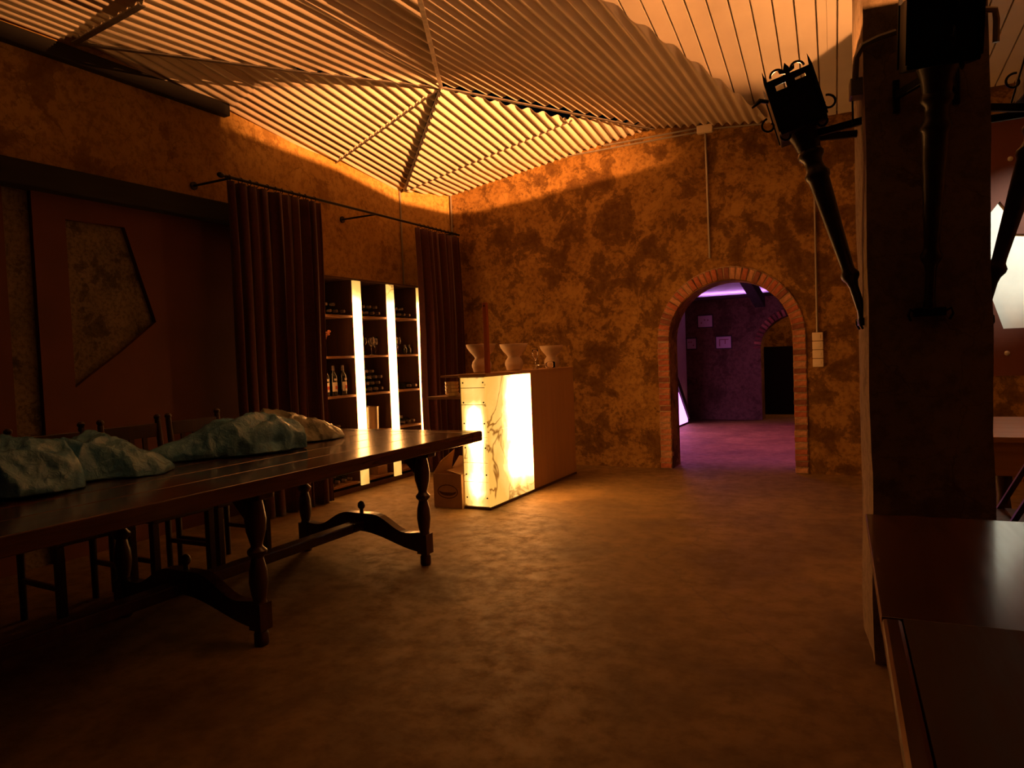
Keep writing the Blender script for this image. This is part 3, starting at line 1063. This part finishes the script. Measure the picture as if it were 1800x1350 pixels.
for ty in trestle:
    for lx in (-2.60, -3.60):
        q = MB().lathe(legp, 20, (lx - tcx, ty - tcy, 0)).lathe(sqp, 4, (lx - tcx, ty - tcy, 0), None, True).lathe(legq, 20, (lx - tcx, ty - tcy, 0))
        q.build('leg', M_legwood, tb, smooth=True)
    # wavy stretcher board between the pair
    n = 30
    xs = [-3.60 + k / n for k in range(n + 1)]
    topc = [(x - tcx, .20 + .115 * (.5 - .5 * cos(2 * pi * (x + 3.6))) ** 1.3 + .012 * cos(6 * pi * (x + 3.6))) for x in xs]
    botc = [(x - tcx, .085 + .10 * (.5 - .5 * cos(2 * pi * (x + 3.6))) ** .9) for x in xs]
    MB().prism(topc + botc[::-1], ty - .03 - tcy, ty + .03 - tcy, 'y').build('stretcher', M_legwood, tb, bevel=.004)
    f_ = MB().lathe([(.014, .30), (.012, .325), (.022, .335), (.026, .35), (.020, .37), (.006, .38), (0, .381)], 14, (-3.1 - tcx, ty - tcy, 0))
    f_.build('finial', M_legwood, tb, smooth=True)
    MB().box(-3.68 - tcx, -2.52 - tcx, ty - .045 - tcy, ty + .045 - tcy, .69, .73).build('bearer', M_legwood, tb, bevel=.006)
    for s_ in (-1, 1):
        xx = -3.1 + s_ * .5
        MB().prism([(xx - s_ * .04 - tcx, .69), (xx - s_ * .20 - tcx, .69), (xx - s_ * .13 - tcx, .675), (xx - s_ * .06 - tcx, .60), (xx - s_ * .04 - tcx, .58)],
                   ty - .02 - tcy, ty + .02 - tcy, 'y').build('brace', M_legwood, tb)
MB().box(-3.14 - tcx, -3.06 - tcx, trestle[2] - tcy, trestle[0] - tcy, .195, .255).build('long_stretcher', M_legwood, tb, bevel=.008)


def bag(name, label, mat, c, dims, rz, seed, shape, group):
    """crumpled plastic bag: shape(t) gives width and height along its length t in -1..1"""
    nl, na = 110, 84
    vs, fs = [], []
    off = Vector((seed * 3.1, seed * 1.7, seed))
    for i in range(nl + 1):
        t = -1 + 2 * i / nl
        w, h = shape(t)
        for k in range(na):
            a = 2 * pi * k / na
            ca, sa = cos(a), sin(a)
            p = Vector((t * dims[0], w * dims[1] * (abs(ca) ** .8) * (1 if ca > 0 else -1),
                        h * dims[2] * (max(0, sa) ** .9 if sa > 0 else -.12 * abs(sa))))
            v1 = noise.voronoi(p * 5.2 + off)[0]
            v2 = noise.voronoi(p * 15 + off)[0]
            lowf = noise.noise(p * 3.0 + off * 2)
            amt = (-.058 * min(1, (v1[1] - v1[0]) * 1.5) - .012 * min(1, (v2[1] - v2[0]) * 1.6) + .036 + .04 * lowf) * min(1, w * 1.4)
            d = Vector((0, ca, max(0, sa)))
            q = p + d * amt
            q.z = max(q.z + .10 * dims[2] * h, .002 + .004 * abs(noise.noise(p * 9 + off)))
            vs.append(q)
    for i in range(nl):
        for k in range(na):
            fs.append((i * na + k, i * na + (k + 1) % na, (i + 1) * na + (k + 1) % na, (i + 1) * na + k))
    fs.append(tuple(range(na))[::-1])
    fs.append(tuple(nl * na + k for k in range(na)))
    o = MB().add(vs, fs).build(name, mat, smooth='all')
    o.location = c
    o.rotation_euler = (0, 0, rz)
    return tag(o, label, 'bag', group)


def sh_round(t):
    u = max(0, 1 - abs(t) ** 2.6)
    return .18 + .82 * u ** .6, .12 + .88 * u ** .55


def sh_taper(t):        # pointed on the negative side, full and gathered on the positive
    if t < .45:
        u = (t + 1) / 1.45
        g = .06 + .94 * u ** .8
    else:
        g = 1 - .45 * ((t - .45) / .55) ** 2
    return g, .10 + .90 * g


def sh_cone(t):         # full on the negative side, flattening to the positive end
    u = (t + 1) / 2
    g = 1 - .9 * u ** 1.7
    return .25 + .75 * g * min(1, .45 + u * 3), .10 + .85 * g * min(1, .5 + u * 3)


GB = 'plastic bags on the long table'
bag('plastic_bag', 'crumpled blue plastic bag at the left edge of the table', M_bagblue, (-3.32, 1.68, TZ), (.28, .25, .21), radians(62), 1, sh_round, GB)
bag('plastic_bag', 'crumpled blue plastic bag flattening out to a tip on the table', M_bagblue, (-3.33, 2.16, TZ), (.25, .26, .19), radians(38), 2, sh_cone, GB)
bag('plastic_bag', 'large blue plastic bag lying lengthwise with a pointed end', M_bagblue, (-3.36, 2.83, TZ), (.44, .22, .185), radians(68), 4, sh_taper, GB)
bag('plastic_bag', 'pale yellowish plastic bag nearest the lit end of the table', M_bagtan, (-3.45, 3.50, TZ), (.30, .27, .20), radians(58), 6, sh_cone, GB)


def chair(label, loc, rz):
    t = thing('dining_chair', label, 'chair', loc, rz, 'dark chairs behind the long table')
    MB().box(-.21, .21, -.21, .21, .43, .46).build('seat', M_chairwood, t, bevel=.006)
    for sx in (-1, 1):
        MB().box(.165, .205, sx * .19 - .02, sx * .19 + .02, 0, .43).build('leg', M_chairwood, t, bevel=.003)
        q = MB().tube([(-.19, sx * .19, 0), (-.19, sx * .19, .46), (-.215, sx * .19, .80), (-.235, sx * .19, .985)], [.018, .02, .019, .017], 10)
        q.lathe([(.012, 0), (.021, .012), (.021, .024), (.012, .034), (0, .036)], 12, (-.236, sx * .19, .985))
        q.build('back_post', M_chairwood, t, smooth=True)
    MB().box(-.245, -.222, -.175, .175, .88, .965).build('top_rail', M_chairwood, t, bevel=.004)
    MB().box(-.225, -.205, -.175, .175, .58, .63).build('lower_rail', M_chairwood, t, bevel=.004)
    for k in range(3):
        y = -.09 + .09 * k
        MB().bar((-.216, y, .62), (-.234, y, .89), .03, .012, (1, 0, 0)).build('slat', M_chairwood, t)
    for sy in (-1, 1):
        MB().box(-.18, .17, sy * .19 - .01, sy * .19 + .01, .20, .225).build('stretcher', M_chairwood, t)
    return t


chair('dark wooden chair behind the table nearest the wide curtain', (-3.88, 3.24, 0), 0)
chair('dark wooden chair behind the table, middle one of three', (-3.88, 2.79, 0), .02)
chair('dark wooden chair behind the table at the left edge of view', (-3.88, 2.28, 0), -.04)

# ------------------------------------------------------------------ conduits and switches on the back wall
cd = thing('conduit', 'grey conduits with a junction box high on the back wall', 'conduit', (0, YB, 0))
y_ = -.016
MB().tube([(-3.4, y_, 3.583), (-1.70, y_, 3.592)], .0095, 8).build('pipe', M_pipe, cd, smooth=True)
MB().tube([(-2.75, y_, 3.628), (-1.70, y_, 3.632)], .0095, 8).build('pipe', M_pipe, cd, smooth=True)
MB().tube([(-1.54, y_, 3.60), (-1.05, y_, 3.56)], .0095, 8).build('pipe', M_pipe, cd, smooth=True)
MB().tube([(-1.62, y_, 3.57), (-1.61, y_, 2.26)], .011, 8).build('pipe', M_pipe, cd, smooth=True)
MB().box(-1.70, -1.54, -.06, 0, 3.565, 3.645).build('junction_box', M_plate, cd, bevel=.005)
sw = thing('light_switches', 'column of four cream switches beside the brick arch', 'switch', (-.575, YB, 1.08))
MB().tube([(-.003, y_, .345), (.0, y_, 2.46)], .010, 8).build('pipe', M_pipe, sw, smooth=True)
for k in range(4):
    sp_o = MB().box(-.05, .05, -.034, 0, k * .087, k * .087 + .082).build('switch_plate', M_plate, sw, bevel=.006)
    MB().box(-.03, .03, -.042, -.03, k * .087 + .02, k * .087 + .062).build('rocker', M_plate, sp_o, bevel=.004)
for nm, (x, y, z0, z1), lb_ in (('conduit', (-5.083, 7.03, 0, 3.34), 'thin vertical conduit where the left wall ends'),
                               ('conduit', (-4.79, 7.70, 0, 3.35), 'thin vertical conduit beside the narrow curtain')):
    tag(MB().tube([(x, y, z0), (x, y, z1)], .011, 8).build(nm, M_pipe, smooth=True), lb_, 'conduit')

# ------------------------------------------------------------------ pillar with torches
PC, PR = (.135, 3.41), radians(6.7)
pil = thing('pillar', 'rough square plastered pillar carrying three iron torches', 'pillar', (PC[0], PC[1], 0), PR)


def pillar_mesh(seed):
    q = MB()
    h, nz, ns = .21, 46, 8
    ringp = []
    for sx, sy, dx, dy in ((-1, -1, 1, 0), (1, -1, 0, 1), (1, 1, -1, 0), (-1, 1, 0, -1)):
        for k in range(ns):
            ringp.append((sx * h + dx * 2 * h * k / ns, sy * h + dy * 2 * h * k / ns))
    vs, fs = [], []
    n = len(ringp)
    for j in range(nz + 1):
        z = 3.95 * j / nz
        for i, (x, y) in enumerate(ringp):
            d = .010 * noise.noise(Vector((x * 4, y * 4, z * 2.2 + seed))) + .004 * noise.noise(Vector((x * 17, y * 17, z * 9 + seed)))
            r = sqrt(x * x + y * y)
            vs.append((x * (1 + d / r), y * (1 + d / r), z))
    for j in range(nz):
        for i in range(n):
            fs.append((j * n + i, j * n + (i + 1) % n, (j + 1) * n + (i + 1) % n, (j + 1) * n + i))
    fs.append(tuple(range(n))[::-1])
    fs.append(tuple(nz * n + i for i in range(n)))
    return q.add(vs, fs)


pillar_mesh(0).build('shaft', M_pil, pil, smooth=True)
cpts = [(-.10, -.235, 2.485), (-.16, -.235, 2.475), (-.215, -.235, 2.455), (-.236, -.215, 2.42), (-.236, -.17, 2.37), (-.236, -.15, 2.34)]
MB().tube(cpts, .012, 8).build('pipe', M_pipe, pil, smooth=True)
MB().tube([(.12, -.235, 2.50), (.19, -.235, 2.51), (.225, -.228, 2.505), (.236, -.20, 2.48), (.236, -.19, 2.40)], .012, 8).build('pipe', M_pipe, pil, smooth=True)
MB().box(-.255, -.205, -.17, -.09, 2.29, 2.36).build('junction_box', M_pipe, pil, bevel=.004)


def make_torch(label):
    """built with its foot at the origin, leaning out towards -x"""
    t = thing('wall_torch', label, 'torch', (0, 0, 0), 0, 'iron torch lamps on the pillar')
    TL = radians(15.2)
    R = Matrix.Rotation(-TL, 3, 'Y')
    # local frame: x' outward negative, z' along the pole
    def P(x, y, z):
        return R @ Vector((x, y, z * .968)) + Vector((-.004, 0, 0))
    prof = [(0, .0), (.022, .0), (.024, .02), (.018, .05), (.019, .16), (.024, .185), (.036, .205), (.038, .22), (.027, .24), (.026, .26), (.034, .45),
            (.041, .60), (.043, .66), (.050, .672), (.052, .69), (.040, .71), (.036, .735), (.040, .755), (.052, .77), (.054, .785), (.046, .80), (.056, .85), (.078, .915)]
    MB().lathe([(r, z * .968) for r, z in prof], 18, P(0, 0, 0), R).build('pole', M_torchpole, t, smooth=True)
    # lantern box: four plates, open at the top
    hx, hy, z0, z1 = .092, .108, .888, 1.12
    box = MB()

    def plate(poly, fixed, side, th=.004):
        """poly in (along, z'); side x or y"""
        q = MB()
        for ring_ in poly if isinstance(poly[0][0], tuple) else [poly]:
            q.prism(ring_, fixed - th / 2, fixed + th / 2, side)
        q.v = [tuple(P(*v)) for v in q.v]
        return q
    # plates facing +y / -y run along x'; the far one (+y) has its rim dropping outward
    plate([(-hx, z0), (hx, z0), (hx, z1 - .004), (-hx, z1 - .004)], hy, 'y').build('box_plate', M_black, t)
    # near plate with two slots under its scrolled crest
    fr = MB().prism([(-hx, z0), (hx, z0), (hx, z1 + .004), (-hx, z1 + .004)], -hy - .002, -hy + .002, 'y',
                    [[(-.060, z1 - .050), (-.016, z1 - .050), (-.016, z1 - .026), (-.060, z1 - .026)],
                     [(.020, z1 - .036), (.062, z1 - .036), (.062, z1 - .022), (.020, z1 - .026)]])
    fr.v = [tuple(P(*v)) for v in fr.v]
    fr.build('box_plate', M_black, t)
    for s_ in (-1, 1):
        plate([(-hy, z0), (hy, z0), (hy, z1 - (.0 if s_ > 0 else .004)), (-hy, z1 - (.0 if s_ > 0 else .004))], s_ * hx, 'x').build('box_plate', M_black, t)
    fl_ = MB().box(-hx, hx, -hy, hy, z0 - .004, z0)
    fl_.v = [tuple(P(*v)) for v in fl_.v]
    fl_.build('box_floor', M_black, t)
    for sx in (-1, 1):
        for sy in (-1, 1):
            q = MB().lathe([(.010, .90), (.010, 1.12), (.007, 1.14), (0, 1.175)], 4, (sx * hx, sy * hy, 0), None, True)
            q.v = [tuple(P(*v)) for v in q.v]
            q.build('spike', M_black, t)

    def scroll(c, r, a0, a1, plane, rad=.004, shrink=.55, n=18):
        pts = []
        for k in range(n + 1):
            a = a0 + (a1 - a0) * k / n
            rr = r * (1 - shrink * k / n)
            dx, dz = rr * cos(a), rr * sin(a)
            p = (c[0] + dx, c[1], c[2] + dz) if plane == 'x' else (c[0], c[1] + dx, c[2] + dz)
            pts.append(P(*p))
        return MB().tube(pts, rad, 6)
    for s_ in (-1, 1):
        scroll((s_ * .040, -hy, z1 + .012), .028, 0 if s_ > 0 else pi, pi if s_ > 0 else 0, 'x', .0055, .1).build('crest_scroll', M_black, t, smooth=True)
        scroll((0, s_ * .045, z1 + .012), .030, 0 if s_ > 0 else pi, pi if s_ > 0 else 0, 'y', .0045, .1).build('crest_scroll', M_black, t, smooth=True)
    lily = MB().prism([(-.008, z1 - .05), (.008, z1 - .05), (.008, z1 + .005), (.03, z1 + .012), (.034, z1 + .03), (.014, z1 + .02), (.010, z1 + .032),
                       (0, z1 + .052), (-.010, z1 + .032), (-.014, z1 + .02), (-.034, z1 + .03), (-.03, z1 + .012), (-.008, z1 + .005)], -hy - .008, -hy - .003, 'y')
    lily.v = [tuple(P(*v)) for v in lily.v]
    lily.build('crest_lily', M_black, t)
    for sx in (-1, 1):
        scroll((sx * (hx + .03), -.02, .965), .035, pi / 2, pi / 2 - sx * 1.7 * pi, 'x', .005, .6).build('side_scroll', M_black, t, smooth=True)
        scroll((sx * (hx - .02), -.06, .885), .026, pi / 2, pi / 2 - sx * 1.8 * pi, 'x', .005, .5).build('side_scroll', M_black, t, smooth=True)
    # a leaf sticking out on the outer side
    lf = MB().tube([P(-hx - .004, -.03, 1.065), P(-hx - .035, -.03, 1.085), P(-hx - .075, -.03, 1.068)], [.008, .011, .004], 6)
    lf.build('leaf', M_black, t, smooth=True)
    # bracket to the pillar: two iron arms and a wall cross
    p = P(0, 0, .865)
    for s_ in (-1, 1):
        MB().bar((p[0] + .05, s_ * .035, p[2]), (.01, s_ * .10, p[2] + .01), .020, .030).build('arm', M_black, t, bevel=.003)
        MB().box(-.012, .012, s_ * .10 - .012, s_ * .10 + .012, p[2] - .055, p[2] + .065).build('arm_plate', M_black, t, bevel=.003)
    MB().tube([(-.045, -.10, p[2]), (-.045, -.10, p[2] + .12)], .004, 6).build('arm_pin', M_black, t)
    MB().box(-.03, .012, -.055, .055, -.016, .016).build('foot_bracket', M_black, t, bevel=.004)
    for s_ in (-1, 1):
        MB().tube([(-.02, s_ * .05, 0), (-.03, s_ * .07, .012), (-.03, s_ * .075, -.01), (-.02, s_ * .066, -.03)], .005, 6).build('foot_hook', M_black, t, smooth=True)
    # lamp
    b_ = P(0, 0, 1.075)
    lh = MB().lathe([(.03, 0), (.03, .03), (.014, .05), (.014, .15)], 14, P(0, 0, .912), R).build('lamp_holder', M_black, t, smooth=True)
    MB().sphere(b_, .019, 12, 8, (1, 1, .8)).build('bulb', M_bulb, lh, smooth='all')
    lamp('torch_light', 'POINT', P(0, 0, 1.104), TORCH_POWER, ORANGE, .004, t)
    return t


RP = Matrix.Rotation(PR, 2)


def face(vx, vy):
    v = RP @ Vector((vx, vy))
    return (PC[0] + v.x, PC[1] + v.y, 1.375)


tor = make_torch('black iron torch leaning out from the left side of the pillar')
tor.location = face(-.198, 0)
tor.location.z += .015
tor.rotation_euler = (0, 0, PR)
dup(tor, 'black iron torch on the pillar face towards the viewer', face(0, -.213), PR + pi / 2).scale = (1, 1, 1.03)
bpy.data.objects['wall_torch.001'].location.z = 1.41
dup(tor, 'black iron torch on the right side of the pillar, mostly cut off', face(.215, 0), PR + pi)

# ------------------------------------------------------------------ unseen flood lamps on the right side, aimed at the roof facets
ML = Vector((2.58, 3.30, 2.43))
fld = thing('unseen_flood_lamp', 'unseen black flood lamp with barn doors out on the right side', 'lamp', ML)
aim = Vector((-3.75, 6.45, 3.52))


def wallpt(X):
    return Vector((X, YB, 3.43 + .096 * (X + .94)))


lamp('unseen_flood_light', 'SPOT', (0, 0, 0), SPOT_POWER, ORANGE, .0016, fld, aim - ML, 38, 1.0)
aim2 = Vector((-.75, 5.4, 3.85))
off2 = Vector((.05, -.45, .0))
lamp('unseen_flood_light', 'SPOT', off2, 3000, ORANGE, .0035, fld, aim2 - ML, 44, .7)  # second unseen lamp, there to light the far right roof
e2 = [(p - ML - off2).normalized() * .30 + off2 for p in (Vector((-1.7, 2.9, 3.46)), Vector((-1.404, 4.01, 3.42)), Vector((-1.232, 5.18, 3.49)), Vector((-1.0, 6.6, 3.60)), Vector((-.35, 7.1, 3.60)), Vector((.8, 7.6, 3.56)))]
MB().add(e2 + [p + Vector((.02, -.02, -.14)) for p in e2], [(i, i + 1, i + 7, i + 6) for i in range(5)]).build('added_barn_door', M_black, fld, solid=.003)  # unseen plate cut so this lamp misses the middle roof facet
R2 = (aim2 - ML - off2).to_track_quat('Z', 'Y').to_matrix()
MB().lathe([(.0, -.20), (.05, -.20), (.06, -.16), (.07, -.03), (.06, -.03), (.045, -.1), (0, -.1)], 20, off2, R2).build('can', M_black, fld, smooth=True)
MB().bar((.10, .05, -.12), (.10, -.5, -.12), .03, .03).build('cross_bar', M_black, fld)
lamp('unseen_flood_light', 'SPOT', (.004, -.002, 0), 1100, ORANGE, .024, fld, aim - ML, 42, .55)  # added soft lamp, spreads a gradual glow down the upper left wall
d_ = (aim - ML).normalized()
q = MB()
Rm = d_.to_track_quat('Z', 'Y').to_matrix()
q.lathe([(.0, -.22), (.05, -.22), (.07, -.20), (.085, -.05), (.085, -.02), (.08, -.02), (.06, -.12), (0, -.13)], 20, (0, 0, 0), Rm)
q.build('can', M_black, fld, smooth=True)
# added lower barn door: its top edge lies in the plane through the lamp and the light line on the back wall
low = [Vector((-5.1, 3.4, 3.45)), Vector((-5.1, 5.9, 3.36)), Vector((-5.06, 7.07, 3.20)), Vector((-4.55, YB, 3.11)), wallpt(-3.9), wallpt(-.1)]
le = [(p - ML).normalized() * .34 for p in low]
MB().add(le + [p + Vector((.02, -.02, -.16)) for p in le], [(i, i + 1, i + 1 + len(le), i + len(le)) for i in range(len(le) - 1)]).build('added_barn_door', M_black, fld, solid=.003)
up = [Vector((-4.53, 2.84, 3.41)), Vector((-4.006, 4.072, 3.55)), Vector((A[0], A[1], A[2] + .01)), Vector((P1[0], P1[1], P1[2])), Vector((-.4, 7.7, 3.54))]
ue = [(p - ML).normalized() * .33 for p in up]
MB().add(ue + [p + Vector((.06, -.03, .20)) for p in ue], [(i, i + 1, i + 6, i + 5) for i in range(4)]).build('added_barn_door', M_black, fld, solid=.003)  # added upper plate, follows the seams to hold light off the middle facet
MB().bar((.09, -.05, -.08), (.09, -.05, -2.43), .05, .05).build('stand_pole', M_black, fld)
MB().lathe([(.22, -2.43), (.22, -2.41), (.03, -2.39)], 20, (.09, -.05, 0)).build('stand_base', M_black, fld, smooth=True)
MB().bar((.09, -.05, -.09), (-.02, .01, -.10), .03, .02).build('yoke', M_black, fld)

ML3 = Vector((2.60, 1.30, 2.42))
fl3 = thing('unseen_flood_lamp', 'added black flood lamp on a stand out of view at the near right', 'lamp', ML3)
aim3 = Vector((-4.1, 3.75, 3.55))
lamp('unseen_flood_light', 'SPOT', (0, 0, 0), 3000, ORANGE, .004, fl3, aim3 - ML3, 26, .7)  # added lamp, there only to light the near-left roof facet
q = MB().lathe([(.0, -.22), (.05, -.22), (.07, -.20), (.085, -.05), (.085, -.02), (.08, -.02), (.06, -.12), (0, -.13)], 20, (0, 0, 0),
               (aim3 - ML3).to_track_quat('Z', 'Y').to_matrix())
q.build('can', M_black, fl3, smooth=True)
ed = [(p - ML3).normalized() * .34 for p in (Vector((-5.1, 2.2, 3.57)), Vector((-5.1, 4.6, 3.57)), Vector((-3.2, 6.2, 3.5)))]
MB().add(ed + [p + Vector((.02, -.02, -.16)) for p in ed], [(0, 1, 4, 3), (1, 2, 5, 4)]).build('added_barn_door', M_black, fl3, solid=.003)  # added plate cut to keep this light off the left wall
MB().bar((.12, -.05, -.08), (.12, -.05, -2.42), .05, .05).build('stand_pole', M_black, fl3)
MB().lathe([(.22, -2.42), (.22, -2.40), (.03, -2.38)], 20, (.12, -.05, 0)).build('stand_base', M_black, fl3, smooth=True)

# ------------------------------------------------------------------ right side beyond the pillar
rw = thing('wall_panel', 'red brown bolted panel with a white cutout right of the pillar', 'panel', (0, YB, 0))
cut = [(.78, 2.30), (.94, 2.51), (1.03, 2.37), (1.00, 2.22), (1.14, 2.20), (1.20, 1.38), (.955, 1.38), (.80, 1.9)]
MB().prism([(.55, .96), (3.2, .96), (3.2, 3.23), (.55, 3.23)], -.04, -.002, 'y', [cut]).build('board', M_red, rw)
MB().prism([(x, z) for x, z in cut], -.012, -.001, 'y').build('cutout_back', M_white, rw)
for x, z in ((1.02, 2.58), (.98, 1.16), (1.02, 2.87), (1.9, 2.58), (1.9, 1.16), (.70, 1.16)):
    MB().lathe([(.022, 0), (.020, .006), (.010, .010), (0, .011)], 14, (x, -.04, z), Matrix.Rotation(pi / 2, 3, 'X')).build('bolt', M_bolt, rw, smooth=True)
tag(MB().tube([(.6, YB - .016, 3.60), (3.0, YB - .016, 3.62)], .011, 8).build('conduit', M_pipe, smooth=True),
    'thin conduit above the red panel right of the pillar', 'conduit')
wsp = thing('wall_spot', 'small white spotlight high up at the right aimed at the cutout', 'lamp', (1.9, 5.9, 3.30))
q = MB().lathe([(.03, -.10), (.045, -.08), (.05, 0), (.045, 0), (.03, -.06), (0, -.06)], 16, (0, 0, 0), (Vector((1.03, YB, 2.1)) - Vector((1.9, 5.9, 3.3))).to_track_quat('Z', 'Y').to_matrix())
q.build('can', M_black, wsp, smooth=True)
MB().tube([(.02, -.04, .03), (.03, -.06, .42)], .008, 6).build('stem', M_black, wsp)
lamp('spot_light', 'SPOT', (0, 0, 0), 380, (.95, 1, .82), .02, wsp, (1.04 - 1.9, YB - 5.9, 2.12 - 3.3), 34, 1.0)

# wooden table beyond the pillar
rt = thing('side_table', 'light brown wooden table seen right behind the pillar', 'table', (1.25, 5.35, 0))
for k in range(5):
    MB().box(-.75, .75, -.62 + k * .248 + .001, -.62 + (k + 1) * .248 - .001, .72, .75).build('plank', M_pinewood, rt, bevel=.003)
MB().box(-.73, .73, -.60, -.575, .53, .72).build('apron', M_pinewood, rt, bevel=.003)
MB().box(-.73, .73, .575, .60, .53, .72).build('apron', M_pinewood, rt, bevel=.003)
MB().box(-.73, -.705, -.575, .575, .53, .72).build('apron', M_pinewood, rt)
MB().box(.705, .73, -.575, .575, .53, .72).build('apron', M_pinewood, rt)
for sx in (-1, 1):
    for sy in (-1, 1):
        MB().lathe([(.03, 0), (.035, .05), (.028, .12), (.042, .30), (.030, .42), (.045, .50), (.045, .72)], 14, (sx * .66, sy * .53, 0)).build('leg', M_chairwood, rt, smooth=True)
o = MB().lathe([(0, 0), (.05, .002), (.075, .03), (.085, .075), (.08, .075), (.068, .032), (0, .012)], 24).build('red_bowl', M_redglass, smooth='all')
o.location = (.98, 5.45, .751)
tag(o, 'small glossy red bowl on the light brown table', 'bowl')
fc = thing('folding_chair', 'dark chair with slanting legs in front of the light brown table', 'chair', (.50, 3.76, 0))
for s_ in (0, .36):
    MB().bar((-.26, s_, 0), (.22, s_, .92), .03, .022).build('leg', M_chairwood, fc)
    MB().bar((.24, s_, 0), (-.12, s_, .50), .03, .022).build('leg', M_chairwood, fc)
for k in range(4):
    MB().box(-.16 + k * .085, -.085 + k * .085, -.01, .37, .46, .475).build('slat', M_chairwood, fc)
for z in (.70, .84):
    xx = -.26 + .48 * z / .92
    MB().box(xx - .012, xx + .004, -.01, .37, z, z + .07).build('back_slat', M_chairwood, fc)

# near right table
nt_ = thing('near_table', 'dark wooden table cut off at the lower right corner', 'table', (-.055, 2.40, 0), radians(2.8))
nx, ny = -.055, 2.40
X0, X1, Y0, Y1, Z = -.055, 1.25, -.2, 2.40, .78
MB().box(X0 - nx, X1 - nx, Y1 - .9015 - ny, Y1 - ny, Z - .035, Z).build('end_board', M_darkwood, nt_, bevel=.0015)
MB().box(X0 - nx, X0 + .035 - nx, Y0 - ny, Y1 - .902 - ny, Z - .035, Z).build('edge_rail', M_darkwood, nt_, bevel=.008)
MB().box(X1 - .06 - nx, X1 - nx, Y0 - ny, Y1 - .902 - ny, Z - .035, Z).build('edge_rail', M_darkwood, nt_, bevel=.008)
for k in range(4):
    w = (X1 - X0 - .095) / 4
    x0 = X0 + .035 + k * w
    MB().box(x0 + .001 - nx, x0 + w - .001 - nx, Y0 - ny, Y1 - .902 - ny, Z - .035, Z - .0005).build('plank', M_legwood2, nt_, bevel=.0006)
MB().box(X0 + .02 - nx, X0 + .045 - nx, Y0 - ny, Y1 - .03 - ny, Z - .14, Z - .035).build('apron', M_darkwood, nt_, bevel=.004)
MB().box(X0 + .02 - nx, X1 - .02 - nx, Y1 - .055 - ny, Y1 - .03 - ny, Z - .14, Z - .035).build('apron', M_darkwood, nt_, bevel=.004)
for lx in (X0 + .30, X1 - .2):
    for ly in (Y1 - .35, Y0 + .2):
        MB().lathe([(.03, 0), (.034, .05), (.026, .10), (.045, .30), (.03, .45), (.05, .55), (.05, .745)], 16, (lx - nx, ly - ny, 0)).build('leg', M_legwood, nt_, smooth=True)
